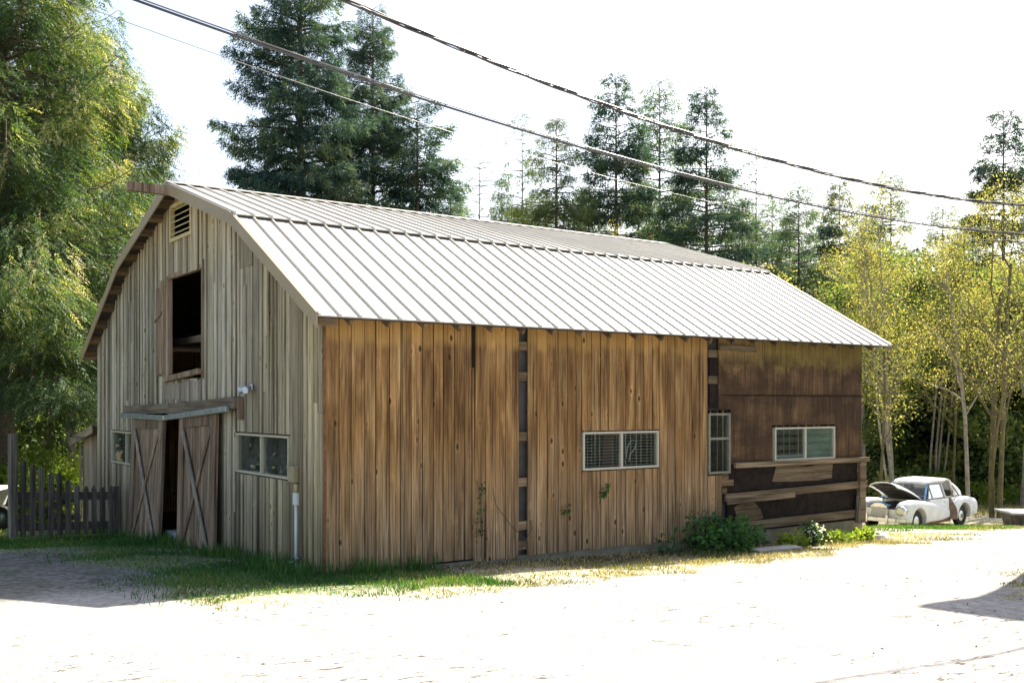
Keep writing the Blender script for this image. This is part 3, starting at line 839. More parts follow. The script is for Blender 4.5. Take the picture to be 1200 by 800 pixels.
for i, h in enumerate(hts):
    u = (i + .95) / 12.2
    x = FL * u; w_ = random.uniform(.052, .064); z0 = fzz(u) + .09; tl = random.uniform(-.015, .015); h = h - .05 + random.uniform(-.02, .02)
    mb = MB()
    vs = []
    for y in (-.045, -.022):
        vs += [(x - w_, y, z0), (x + w_, y, z0), (x + w_ + tl, y, z0 + h - .07), (x + w_ * .35 + tl, y, z0 + h), (x - w_ * .35 + tl, y, z0 + h), (x - w_ + tl, y, z0 + h - .06)]
    mb.add(vs, [(0, 1, 2, 3, 4, 5), (11, 10, 9, 8, 7, 6)] + [(k, k + 6, (k + 1) % 6 + 6, (k + 1) % 6) for k in range(6)])
    mb.build('picket', M['fence'], fence)
for z in (.92, .28):
    mb = MB(); mb.beam((.07, 0, z), (FL - .17, 0, z + fzz(1)), .045, .17); mb.build('rail', M['fence'], fence)
mb = MB(); mb.beam((.0, -.06, .03), (FL - .1, -.06, .03 + fzz(1)), .05, .10); mb.build('kick_board', M['shed'], fence)
for a, b in (((.1, .36), (FL * .62, .80)), ((.1, .84), (FL * .62, .34))):
    mb = MB()
    pts = [Vector((a[0] + (b[0] - a[0]) * u, .05, a[1] + (b[1] - a[1]) * u - .10 * math.sin(math.pi * u) * (1 if a[1] > b[1] else -.4))) for u in np.linspace(0, 1, 9)]
    for p, q in zip(pts, pts[1:]): mb.beam(p, q, .03, .12)
    mb.build('brace', M['fence'], fence)

# ------------------------------------------------------------------ white trailer at the left edge of the view
tx, ty = -12.5, 24.0
tz = gz(tx, ty)
tr = empty('utility_trailer', (tx, ty, tz), R(8))
tag(tr, 'white trailer with a black tyre standing on the grass left of the picket fence', 'trailer')
M['white_paint'] = simple('old_white_paint', (.74, .74, .72), .4, var=.07, scale=3)
M['rubber'] = simple('worn_tyre_rubber', (.022, .022, .023), .8, var=.3)
def wheel(parent, c, r, w, axis, rimmat, rr=.62):
    c = Vector(c); a = Vector(axis).normalized()
    u = a.cross(Vector((0, 0, 1))).normalized(); v = Vector((0, 0, 1))
    prof = [(-w / 2, rr), (-w / 2, .9), (-w * .36, .985), (0, 1), (w * .36, .985), (w / 2, .9), (w / 2, rr)]
    n = 28; vs = []; fs = []
    for k in range(n):
        t = 2 * math.pi * k / n
        for (x, q) in prof: vs.append(c + a * x + (u * math.cos(t) + v * math.sin(t)) * r * q)
    m = len(prof)
    for k in range(n):
        for j in range(m - 1):
            fs.append((k * m + j, k * m + j + 1, ((k + 1) % n) * m + j + 1, ((k + 1) % n) * m + j))
    mb = MB(); mb.add(vs, fs); wh = mb.build('wheel', M['rubber'], parent, True)
    mb = MB(); mb.tube([c - a * w * .3, c + a * w * .40, c + a * w * .44, c + a * w * .5, c + a * w * .54], [r * rr * 1.01, r * rr * 1.01, r * rr * .8, r * rr * .55, r * rr * .3], 24)
    mb.build('rim', rimmat, wh, True)
    return wh
mb = MB()
mb.hexa([(-1.6, -.6, .62), (.38, -.6, .62), (.38, .6, .62), (-1.6, .6, .62)], [(-1.6, -.6, 1.0), (.50, -.6, 1.05), (.50, .6, 1.05), (-1.6, .6, 1.0)])
mb.box((-1.7, -.66, 1.05), (.66, .66, 1.09)); mb.build('trailer_body', M['white_paint'], tr, bevel=.02)
wheel(tr, (.22, -.68, .30), .30, .18, (0, -1, 0), M['galv']); wheel(tr, (.22, .68, .30), .30, .18, (0, 1, 0), M['galv'])
mb = MB(); mb.beam((.22, -.68, .30), (.22, .68, .30), .06, .06); mb.beam((-.3, 0, .5), (.22, 0, .5), .5, .28); mb.build('axle', M['black'], tr)

# ------------------------------------------------------------------ flat-topped box at the right edge
bx_, by_ = 16.9, 32.6
bz_ = gz(bx_, by_)
lb = empty('loading_box', (bx_, by_, bz_), R(-4))
tag(lb, 'low grey tapered box with a pale flat top at the edge of the driveway', 'platform')
mb = MB(); mb.hexa([(-.95, -.55, -.1), (1.6, -.55, -.1), (1.6, .55, -.1), (-.95, .55, -.1)], [(-1.06, -.62, .40), (1.6, -.62, .40), (1.6, .62, .40), (-1.06, .62, .40)]); mb.build('box_side', M['fence'], lb)
mb = MB(); mb.box((-1.22, -.7, .40), (1.7, .7, .46)); mb.build('top_slab', M['sill_stone'], lb, bevel=.01)

# ------------------------------------------------------------------ the derelict white saloon car
def cat(xs, keys):
    """smooth interpolation through key rows (x, a, b, ...)"""
    keys = np.array(sorted(keys), float)
    out = []
    x = keys[:, 0]
    for j in range(1, keys.shape[1]):
        y = keys[:, j]
        m = np.gradient(y, x)
        i = np.clip(np.searchsorted(x, xs) - 1, 0, len(x) - 2)
        h = x[i + 1] - x[i]; t = (xs - x[i]) / h
        out.append((2 * t**3 - 3 * t**2 + 1) * y[i] + (t**3 - 2 * t**2 + t) * h * m[i] + (-2 * t**3 + 3 * t**2) * y[i + 1] + (t**3 - t**2) * h * m[i + 1])
    return out
def loft(name, mat, keys, parent, nx=40, na=28, expo=3.2, smooth=True):
    """keys rows: x, y_centre, half_width, z_bottom, z_top"""
    xs = np.linspace(min(k[0] for k in keys), max(k[0] for k in keys), nx)
    yc, w, zb, zt = cat(xs, keys)
    mb = MB(); vs = []; fs = []
    for i in range(nx):
        for k in range(na):
            a = 2 * math.pi * k / na
            c_, s_ = math.cos(a), math.sin(a)
            y = yc[i] + w[i] * math.copysign(abs(c_) ** (2 / expo), c_)
            z = (zb[i] + zt[i]) / 2 + (zt[i] - zb[i]) / 2 * math.copysign(abs(s_) ** (2 / expo), s_)
            vs.append((xs[i], y, z))
    for i in range(nx - 1):
        for k in range(na):
            k2 = (k + 1) % na
            fs.append((i * na + k, i * na + k2, (i + 1) * na + k2, (i + 1) * na + k))
    fs.append(tuple(range(na))[::-1]); fs.append(tuple((nx - 1) * na + k for k in range(na)))
    bm_ = bmesh.new()
    bv = [bm_.verts.new(v) for v in vs]
    for f in fs: bm_.faces.new([bv[q] for q in f])
    bmesh.ops.recalc_face_normals(bm_, faces=bm_.faces)
    me = bpy.data.meshes.new(name); bm_.to_mesh(me); bm_.free()
    return link_mesh(name, me, mat, parent, smooth)
    mb.add(vs, fs)
    return mb.build(name, mat, parent, smooth)
def cut(o, cutters):
    for c_ in cutters:
        m = o.modifiers.new('cut', 'BOOLEAN'); m.object = c_; m.operation = 'DIFFERENCE'; m.solver = 'EXACT'
    bpy.context.view_layer.update()
    me = bpy.data.meshes.new_from_object(o.evaluated_get(bpy.context.evaluated_depsgraph_get()))
    o.modifiers.clear(); o.data = me
CX, CY = 12.56, 31.79
car = empty('old_car', (CX, CY, gz(CX, CY) - .02), R(39) + math.pi)
tag(car, 'derelict white rounded saloon car parked with its bonnet raised beyond the barn', 'car')
M['carpaint'] = simple('chalky_white_car_paint', (.66, .68, .69), .45, var=.13, scale=3.5)
M['carblue'] = simple('faded_blue_paint', (.16, .33, .55), .5, var=.2, scale=4)
M['chrome'] = simple('dull_chrome', (.62, .64, .66), .25, .85, var=.12)
M['grille'] = simple('grey_grille_slats', (.42, .44, .44), .45, .3, var=.15)
M['bay'] = simple('dirty_engine_bay', (.03, .028, .026), .8, var=.4)
M['seat'] = simple('tan_car_interior', (.10, .075, .05), .8, var=.3)
def cyl(x, y, z, r, w):
    mb = MB(); mb.tube([(x, y - w, z), (x, y + w, z)], r, 32); o = mb.build('cutter', M['bay'], car)
    bm_ = bmesh.new(); bm_.from_mesh(o.data); bmesh.ops.recalc_face_normals(bm_, faces=bm_.faces); bm_.to_mesh(o.data); bm_.free()
    return o
arch = [cyl(1.325, .8, .36, .385, .42), cyl(1.325, -.8, .36, .385, .42), cyl(-1.325, .8, .36, .385, .42), cyl(-1.325, -.8, .36, .385, .42)]
body = loft('body', M['carpaint'], [(-2.25, 0, .50, .42, .60), (-2.16, 0, .68, .34, .74), (-1.7, 0, .80, .25, .88), (-1.1, 0, .84, .22, .96), (-.3, 0, .85, .20, .97), (.5, 0, .84, .20, .95), (1.0, 0, .70, .22, .70), (1.6, 0, .62, .26, .66), (1.98, 0, .55, .34, .62)], car, 46, 32, 3.6)
cut(body, arch)
for sg in (1, -1):
    # front fender sweeping back into the door, rear fender hump
    fe = loft('front_fender', M['carpaint'], [(-.55, sg * .82, .05, .36, .56), (.0, sg * .81, .07, .29, .70), (.6, sg * .76, .12, .24, .86), (1.2, sg * .70, .18, .23, .945), (1.75, sg * .67, .19, .26, .95), (2.02, sg * .66, .16, .34, .88), (2.10, sg * .66, .12, .44, .80)], car, 44, 32, 3.2)
    cut(fe, arch)
    re = loft('rear_fender', M['carpaint'], [(-2.42, sg * .64, .09, .44, .66), (-2.3, sg * .66, .14, .36, .76), (-1.8, sg * .72, .16, .27, .90), (-1.3, sg * .75, .14, .25, .93), (-.85, sg * .78, .10, .26, .84), (-.6, sg * .81, .04, .34, .64)], car, 36, 28, 2.9)
    cut(re, arch)
    hl = MB(); hl.tube([(1.9, sg * .70, .69), (2.10, sg * .70, .685), (2.13, sg * .70, .685)], [.15, .15, .135], 24); h = hl.build('headlight', M['chrome'], car, True)
    gl = MB(); gl.tube([(2.125, sg * .70, .685), (2.15, sg * .70, .685), (2.165, sg * .70, .685)], [.125, .10, .04], 24); gl.build('lens', simple('headlight_lens', (.55, .58, .46), .12, var=.1, spec=.8), h, True)
for c_ in arch:
    bpy.data.objects.remove(c_)
mb = MB(); mb.box((.62, -.54, .60), (1.92, .54, .74)); mb.box((.9, -.2, .74), (1.6, .16, .86)); mb.tube([(1.1, .3, .74), (1.1, .3, .9)], .1, 12); mb.build('engine_bay', M['bay'], car)
# raised bonnet hinged at the scuttle
def hoodgrid():
    mb = MB(); vs = []; fs = []
    nu, nv = 10, 12
    for layer in (0, 1):
        for i in range(nu):
            u = i / (nu - 1)
            for j in range(nv):
                v_ = j / (nv - 1) * 2 - 1
                wd = .62 - .15 * u
                vs.append((u * 1.34, v_ * wd, .10 * (1 - v_ * v_) + .05 * math.sin(u * 3.1) - .05 * max(0, u - .85) * 2 - .05 * abs(v_) ** 6 - .03 * layer))
    n = nu * nv
    for i in range(nu - 1):
        for j in range(nv - 1):
            a = i * nv + j
            fs.append((a, a + nv, a + nv + 1, a + 1)); fs.append((n + a, n + a + 1, n + a + nv + 1, n + a + nv))
    ring = [i * nv for i in range(nu)] + [(nu - 1) * nv + j for j in range(1, nv)] + [i * nv + nv - 1 for i in range(nu - 2, -1, -1)] + [j for j in range(nv - 2, 0, -1)]
    for a, b in zip(ring, ring[1:] + ring[:1]): fs.append((b, a, a + n, b + n))
    a_ = R(-21)
    vs = [(.60 + x * math.cos(a_) + z * math.sin(-a_) * -1, y, .93 - x * math.sin(a_) + z * math.cos(a_)) for x, y, z in vs]
    mb.add(vs, fs)
    return mb
hood = hoodgrid().build('bonnet', M['carpaint'], car, True)
hl = MB()
for i in range(5):
    u = i / 4 * 1.22 + .06
    hl.beam((.60 + u * math.cos(R(21)) + .02, -.42, .93 + u * math.sin(R(21)) - .03), (.60 + u * math.cos(R(21)) + .02, .42, .93 + u * math.sin(R(21)) - .03), .05, .03)
hl.beam((.66, -.44, .93), (1.78, -.34, 1.345), .06, .03); hl.beam((.66, .44, .93), (1.78, .34, 1.345), .06, .03)
a_ = R(21)
hl.hexa([(.66, -.52, .925), (.66, .52, .925), (.62 + 1.24 * math.cos(a_), .40, .915 + 1.24 * math.sin(a_)), (.62 + 1.24 * math.cos(a_), -.40, .915 + 1.24 * math.sin(a_))],
        [(.66, -.52, .935), (.66, .52, .935), (.62 + 1.24 * math.cos(a_), .40, .925 + 1.24 * math.sin(a_)), (.62 + 1.24 * math.cos(a_), -.40, .925 + 1.24 * math.sin(a_))])
hl.build('bonnet_lining', M['bay'], hood)
# upright grille with slats
g = MB()
prof = [(-.27, .34), (.27, .34), (.27, .78), (.16, .86), (0, .885), (-.16, .86), (-.27, .78)]
n = len(prof); g.add([(2.0, y, z) for y, z in prof] + [(2.1, y * .97, z) for y, z in prof], [tuple(range(n))[::-1], tuple(range(n, 2 * n))] + [(i, (i + 1) % n, (i + 1) % n + n, i + n) for i in range(n)])
gr = g.build('grille', M['chrome'], car)
g = MB()
for k in range(15): y = -.235 + k * .0336; g.box((2.1005, y - .009, .37), (2.112, y + .009, .76))
for z in (.46, .58, .70): g.box((2.1005, -.24, z), (2.116, .24, z + .012))
g.build('grille_slats', M['grille'], gr)
g = MB(); g.box((1.9, -.28, .80), (2.04, .28, .84)); g.beam((1.98, -.27, .8), (1.98, 0, .9), .06, .05); g.beam((1.98, .27, .8), (1.98, 0, .9), .06, .05); g.build('grille_shell', M['carblue'], gr)
g = MB(); g.box((1.93, -.55, .36), (1.985, .55, .70)); g.build('nose_panel', M['carpaint'], car)
g = MB()
pts = [(1.75, -.86, .40), (2.0, -.82, .40), (2.16, -.6, .40), (2.2, 0, .40), (2.16, .6, .40), (2.0, .82, .40), (1.75, .86, .40)]
for p, q in zip(pts, pts[1:]): g.beam(p, q, .06, .13)
bp = g.build('bumper', M['chrome'], car, bevel=.015)
for y in (-.33, .33):
    g = MB(); g.box((2.17, y - .035, .30), (2.235, y + .035, .56)); g.build('overrider', M['chrome'], bp, bevel=.012)
# cabin: roof shell, pillars, glass, interior
roof = loft('roof', M['carpaint'], [(-1.86, 0, .50, .88, .97), (-1.6, 0, .60, .88, 1.17), (-1.38, 0, .63, .88, 1.32), (-1.15, 0, .64, .90, 1.435), (-1.02, 0, .64, 1.05, 1.475), (-.9, 0, .64, 1.32, 1.50), (-.5, 0, .63, 1.36, 1.53), (-.1, 0, .62, 1.36, 1.525), (.22, 0, .60, 1.35, 1.485), (.36, 0, .55, 1.35, 1.42)], car, 34, 28, 3.0)
for sg in (1, -1):
    p = MB(); p.beam((.74, sg * .70, .93), (.33, sg * .55, 1.38), .05, .07); p.build('front_pillar', M['carblue'], car)
    p = MB(); p.beam((-.32, sg * .78, .93), (-.36, sg * .60, 1.38), .035, .06); p.build('centre_pillar', M['carpaint'], car)
    w_ = MB(); q = lambda x, z: (x, sg * (.775 - (z - .93) * .41), z)
    f_ = MB()
    for a, b in (((.66, .95), (.30, 1.37)), ((.30, 1.37), (-.95, 1.37)), ((-.95, 1.37), (-1.2, .97)), ((-1.2, .97), (.66, .95)), ((.40, .95), (.36, 1.32)), ((-.36, .95), (-.38, 1.37)), ((-.85, .95), (-.80, 1.37))):
        f_.beam(q(*a), q(*b), .02, .035)
    f_.build('window_frame', M['rust'] if sg < 0 else M['dull_frame'], car)
    w_.add([q(.62, .96), q(.30, 1.36), q(-.36, 1.36), q(-.34, .96)], [(0, 1, 2, 3)]); w_.build('side_window', M['glass_car'], car)
ws = MB(); vs = []
for j in range(9):
    v_ = j / 4 - 1
    vs += [(.78 - .16 * v_ * v_, v_ * .68, .95), (.40 - .10 * v_ * v_, v_ * .54, 1.385)]
ws.add(vs, [(2 * j, 2 * j + 2, 2 * j + 3, 2 * j + 1) for j in range(8)]); ws.build('windscreen', M['glass_car'], car, True)
ws = MB(); ws.add([(-1.72, -.36, 1.12), (-1.72, .36, 1.12), (-1.40, .34, 1.36), (-1.40, -.34, 1.36)], [(0, 1, 2, 3)]); ws.build('rear_window', M['glass_car'], car)
it = MB(); it.box((-.2, -.62, .9), (.1, .62, 1.12)); it.box((-1.1, -.62, .9), (-.95, .62, 1.12)); it.box((.5, -.66, .93), (.66, .66, 1.0)); it.build('seat', M['seat'], car)
it = MB()
c_ = Vector((.42, .33, 1.04)); ax = Vector((-.8, 0, .6)); u_ = Vector((0, 1, 0)); v_ = ax.cross(u_)
it.tube([c_ + (u_ * math.cos(a) + v_ * math.sin(a)) * .19 for a in np.linspace(0, 6.2832, 25)], .014, 6, False); it.build('steering_wheel', M['black'], car, True)
# driver-side door skin with a handle, and the rusty edge of the sprung rear door
d = MB(); d.hexa([(-.40, .845, .36), (.60, .835, .36), (.60, .86, .36), (-.40, .87, .36)], [(-.42, .80, .92), (.62, .79, .92), (.62, .805, .92), (-.42, .815, .92)]); dr = d.build('door', M['carpaint'], car, bevel=.01)
d = MB(); d.box((-.34, .82, .83), (-.18, .85, .855)); d.build('handle', M['chrome'], dr)
d = MB()
poly = [(-.44, .28), (-.43, .93), (-.47, .96), (-.58, .80), (-.68, .62), (-.70, .40), (-.66, .28)]
n = len(poly); d.add([(x, .885 - (z - .3) * .08, z) for x, z in poly] + [(x, .90 + (-.44 - x) * .35 - (z - .3) * .08, z) for x, z in poly], [tuple(range(n)), tuple(range(2 * n - 1, n - 1, -1))] + [(i, i + n, (i + 1) % n + n, (i + 1) % n) for i in range(n)])
o = d.build('sprung_door', simple('rusted_door_edge', (.15, .105, .075), .8, var=.45, scale=7), car); o['label'] = 'rusty brown sprung rear door edge'
d = MB(); d.box((-.5, .80, .22), (.72, .852, .33)); d.build('sill', M['rust'], car)
for x in (1.325, -1.325):
    for sg in (1, -1): wheel(car, (x, sg * .70, .325), .325, .165, (0, sg, 0), M['chrome'], .56)
tl = MB(); 
for sg in (1, -1): tl.tube([(-2.38, sg * .66, .6), (-2.46, sg * .66, .6)], [.07, .05], 12)
tl.build('tail_lamp', simple('red_lens', (.25, .02, .015), .2), car, True)
rb = MB()
pts = [(-1.9, -.86, .40), (-2.3, -.76, .40), (-2.46, 0, .40), (-2.3, .76, .40), (-1.9, .86, .40)]
for p, q in zip(pts, pts[1:]): rb.beam(p, q, .05, .12)
rb.build('rear_bumper', M['chrome'], car, bevel=.012)

# ------------------------------------------------------------------ overhead cables
def span(px0, py0, d0, px1, py1, d1, sag, u):
    P = lambda px, py, d: Vector((at(px, d), d, 1.65 + (472 - py) / F * d))
    a, b = P(px0, py0, d0), P(px1, py1, d1)
    p = a.lerp(b, u); p.z -= 4 * sag * u * (1 - u)
    return p
def cable(name, args, strands, label, lo=-.3, hi=1.25, n=420):
    for_pts = [span(*args, lo + (hi - lo) * i / n) for i in range(n + 1)]
    root = empty(name, for_pts[0]); tag(root, label, 'cable', 'overhead cables')
    o0 = for_pts[0]
    for (nm, rad, off, pitch, ph, mat) in strands:
        pts = []
        dist = 0
        for i, p in enumerate(for_pts):
            if i: dist += (p - for_pts[i - 1]).length
            a = ph + (dist / pitch * 2 * math.pi if pitch else 0) + (.5 * math.sin(dist * .7) if pitch else 0)
            side = Vector((.7, -.7, 0)).normalized()
            pts.append(p - o0 + (side * math.cos(a) + Vector((0, 0, 1)) * math.sin(a)) * off)
        mb = MB(); mb.tube(pts, rad, 7); mb.build(nm, M[mat], root, True)
cable('service_cable', (400, -2, 6.4, 1200, 240, 11.8, .27), [('conductor', .0085, .010, 1.2, 0, 'cable'), ('conductor', .0085, .010, 1.2, 2.1, 'cable'), ('messenger_wire', .005, .012, 1.2, 4.2, 'cable')], 'thick dark twisted overhead cable, the highest of the cables')
cable('phone_cable', (155, -1, 5.5, 1200, 275, 11.5, .248), [('conductor', .0075, .0, 0, 0, 'cable'), ('messenger_wire', .0045, .017, 0, 1.57, 'bare_wire')], 'thick straight double overhead cable running below the twisted one')
cable('thin_wire', (110, 12, 9, 1200, 281, 20, .55), [('conductor', .0036, 0, 0, 0, 'bare_wire')], 'thin single overhead wire, the lowest of the cables')

# ------------------------------------------------------------------ vegetation
def leaf_mesh(name, b, d, w, ln, wd, rnd, bend=0.0):
    """one rhombus per leaf spray: base b, direction d, width direction w"""
    n = len(b)
    ln = np.asarray(ln)[:, None]; wd = np.asarray(wd)[:, None]
    mid = b + d * ln * .5; mid[:, 2] += bend * ln[:, 0]
    v = np.stack([b, mid + w * wd * .5, b + d * ln, mid - w * wd * .5], 1).reshape(-1, 3)
    me = bpy.data.meshes.new(name)
    me.vertices.add(4 * n); me.vertices.foreach_set('co', v.astype('f').ravel())
    me.loops.add(4 * n); me.loops.foreach_set('vertex_index', np.arange(4 * n, dtype='i'))
    me.polygons.add(n); me.polygons.foreach_set('loop_start', np.arange(0, 4 * n, 4, dtype='i'))
    me.attributes.new('rnd', 'FLOAT', 'FACE').data.foreach_set('value', np.clip(rnd, 0, 1).astype('f'))
    me.update(calc_edges=True)
    return me
def unit(v):
    return v / np.maximum(np.linalg.norm(v, axis=1, keepdims=True), 1e-6)

M['bark'] = simple('grey_brown_bark', (.11, .085, .065), .9, var=.4, scale=9, bump=.6)
M['palebark'] = simple('pale_alder_bark', (.29, .26, .21), .85, var=.5, scale=5, bump=.4)
M['mossbark'] = simple('mossy_bark', (.12, .10, .045), .9, var=.4, scale=4, bump=.5)
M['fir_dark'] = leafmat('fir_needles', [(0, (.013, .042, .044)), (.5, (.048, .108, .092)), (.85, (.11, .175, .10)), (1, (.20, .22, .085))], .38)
M['fir_mid'] = leafmat('fir_needles_pale', [(0, (.045, .09, .075)), (.5, (.10, .175, .12)), (1, (.18, .25, .12))], .45)
M['hemlock'] = leafmat('hemlock_needles', [(0, (.05, .08, .034)), (.5, (.10, .145, .055)), (1, (.17, .20, .07))], .42)
M['cedar_leaf'] = leafmat('cedar_sprays', [(0, (.014, .040, .018)), (.38, (.038, .092, .026)), (.64, (.10, .175, .036)), (.86, (.24, .28, .06)), (1, (.55, .49, .30))], .5, .04)
M['spring'] = leafmat('spring_leaves', [(0, (.10, .14, .04)), (.4, (.23, .245, .065)), (.72, (.43, .385, .13)), (1, (.64, .56, .34))], .55)
M['under'] = leafmat('undergrowth_leaves', [(0, (.025, .05, .022)), (.4, (.09, .15, .05)), (.8, (.23, .30, .08)), (1, (.42, .43, .14))], .6)
M['bush'] = leafmat('dark_glossy_leaves', [(0, (.014, .05, .014)), (.5, (.035, .115, .03)), (1, (.10, .21, .05))], .35, .03)
M['limebush'] = leafmat('lime_leaves', [(0, (.08, .14, .02)), (.5, (.20, .30, .04)), (1, (.42, .48, .10))], .6)
M['twig'] = leafmat('bare_twigs', [(0, (.12, .10, .08)), (1, (.22, .2, .17))], .2, 0)
M['grass'] = leafmat('grass_blades', [(0, (.016, .07, .014)), (.45, (.045, .145, .022)), (.8, (.10, .21, .04)), (1, (.26, .26, .10))], .45)
M['straw'] = leafmat('dry_grass_blades', [(0, (.07, .11, .02)), (.3, (.17, .17, .045)), (.6, (.34, .29, .12)), (1, (.58, .50, .31))], .35)
M['petal'] = leafmat('white_petals', [(0, (.7, .7, .66)), (1, (.8, .8, .78))], .4)

def conifer(h, r, seed, leafm, z0=.12, nb=150, per=110, droop=.25, top=.9, leaf=.36, hang=.35, bare=.0, trunk_r=.28, gap=.25, lean=0.0, barkm=None, twig_up=.12, slim=.27, curtain=0.0, spray=0, fan=.75):
    """returns (trunk mesh, crown mesh); built once per kind and shared by its copies"""
    rng = np.random.default_rng(seed)
    zs = np.sort(rng.uniform(z0, .99, nb)) 
    az = (np.arange(nb) * 2.399 + rng.uniform(-.6, .6, nb))
    prof = np.where(zs < z0 + .10, .75 + 2.5 * (zs - z0), 1.0) * np.clip((1 - zs) / (1 - z0), 0, 1) ** top
    Lb = r * prof * rng.choice([.55, .8, 1.0, 1.0, 1.15, 1.3], nb) * rng.uniform(.8, 1.1, nb) + .25
    keep = rng.uniform(0, 1, nb) > gap * (1 - .5 * zs)
    tone_b = rng.uniform(.2, .75, nb)
    mb = MB()
    bend = lambda z: np.array([lean * h * z * z, .3 * lean * h * z * z])
    tp = [Vector((*bend(z), z * h)) for z in np.linspace(0, .985, 12)]
    mb.tube(tp, [trunk_r * (1 - .96 * z) * (1.25 if i == 0 else 1) for i, z in enumerate(np.linspace(0, .985, 12))], 9, r=.5)
    Bp, Dp, Wp, Ln, Wd, Rn = [], [], [], [], [], []
    for i in range(nb):
        if not keep[i] and zs[i] < .9: continue
        L_ = Lb[i]; c, s = math.cos(az[i]), math.sin(az[i])
        rise = (.30 + .5 * zs[i] ** 2) * rng.uniform(.4, 1.3); dr = droop * rng.uniform(.6, 1.5) * (1.25 - zs[i])
        o = np.array([*bend(zs[i]), zs[i] * h])
        curve = lambda u: (u * L_, L_ * (rise * u * .6 - (dr + rise * .3) * u ** 1.6 + twig_up * u ** 4))
        pts = []
        for u in np.linspace(0, .92, 5):
            rr_, zz = curve(u); pts.append(Vector((o[0] + c * rr_, o[1] + s * rr_, o[2] + zz)))
        mb.tube(pts, [max(.012, .028 * L_ ** .6 * (1 - .85 * u)) for u in np.linspace(0, 1, 5)], 4, False, r=.5)
        n = max(6, int(per * (L_ / r) ** 1.25))
        u = rng.beta(1.7, 1.15, n) * (1 - bare) + bare
        rr_, zz = curve(u)
        lat = rng.uniform(-1, 1, n); lat = np.sign(lat) * np.abs(lat) ** .8
        span_ = L_ * .42 * np.clip(1.12 - u, .1, .8) + .05 
        q = lat * span_
        fw = np.abs(q) * .55
        x = o[0] + c * (rr_ + fw) - s * q; y = o[1] + s * (rr_ + fw) + c * q
        z = o[2] + zz - np.abs(q) * .22 + rng.normal(0, .05, n) - hang * leaf * rng.uniform(0, 1, n) - curtain * rng.uniform(0, 1, n) ** 1.6 * (.4 + .6 * u) + curtain * rng.normal(0, .18, n)
        Bp.append(np.stack([x, y, z], 1))
        dv = np.stack([c * .75 - s * np.sign(q) * .8, s * .75 + c * np.sign(q) * .8, np.full(n, -hang)], 1) + rng.normal(0, .38, (n, 3))
        dv = unit(dv); Dp.append(dv)
        wv = np.cross(dv, rng.normal(0, .55, (n, 3)) + np.array([0, 0, 1.0])); Wp.append(unit(wv))
        sz = rng.uniform(.6, 1.35, n) * (.55 + .45 * min(1, L_ / r * 1.6))
        Ln.append(leaf * sz); Wd.append(leaf * slim * sz * rng.uniform(.7, 1.3, n))
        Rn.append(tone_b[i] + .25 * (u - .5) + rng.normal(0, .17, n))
    Bp, Dp, Wp, Ln, Wd, Rn = [np.concatenate(q_) for q_ in (Bp, Dp, Wp, Ln, Wd, Rn)]
    if spray:      # each sample becomes a small flat frond of leaflets along a drooping rachis
        k_ = np.tile(np.arange(spray), len(Bp)); rp = lambda a_: np.repeat(a_, spray, 0)
        B2, D2, W2, L2, R2 = rp(Bp), rp(Dp), rp(Wp), rp(Ln), rp(Rn)
        fr_ = (k_ + .5) / spray
        side = np.where(k_ % 2 == 0, 1., -1.)[:, None]
        Bp = B2 + D2 * (fr_ * L2 * max(2.6, spray * .42))[:, None]
        Dp = unit(D2 + W2 * side * fan * (1 - .6 * fr_)[:, None] + rng.normal(0, .16, B2.shape) - np.array([0, 0, .25]) * fr_[:, None])
        Wp = unit(np.cross(np.cross(D2, W2) + rng.normal(0, .35, B2.shape), Dp))
        Ln = L2 * (1.15 - .55 * fr_) * rng.uniform(.75, 1.25, len(k_)); Wd = Ln * slim; Rn = R2 + .12 * (fr_ - .5) + rng.normal(0, .06, len(k_))
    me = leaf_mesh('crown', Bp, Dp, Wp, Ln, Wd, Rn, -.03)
    me.materials.append(leafm)
    tm = bpy.data.meshes.new('trunk'); tm.from_pydata(mb.v, [], mb.f); tm.materials.append(barkm or M['bark'])
    tm.polygons.foreach_set('use_smooth', [True] * len(tm.polygons))
    return tm, me

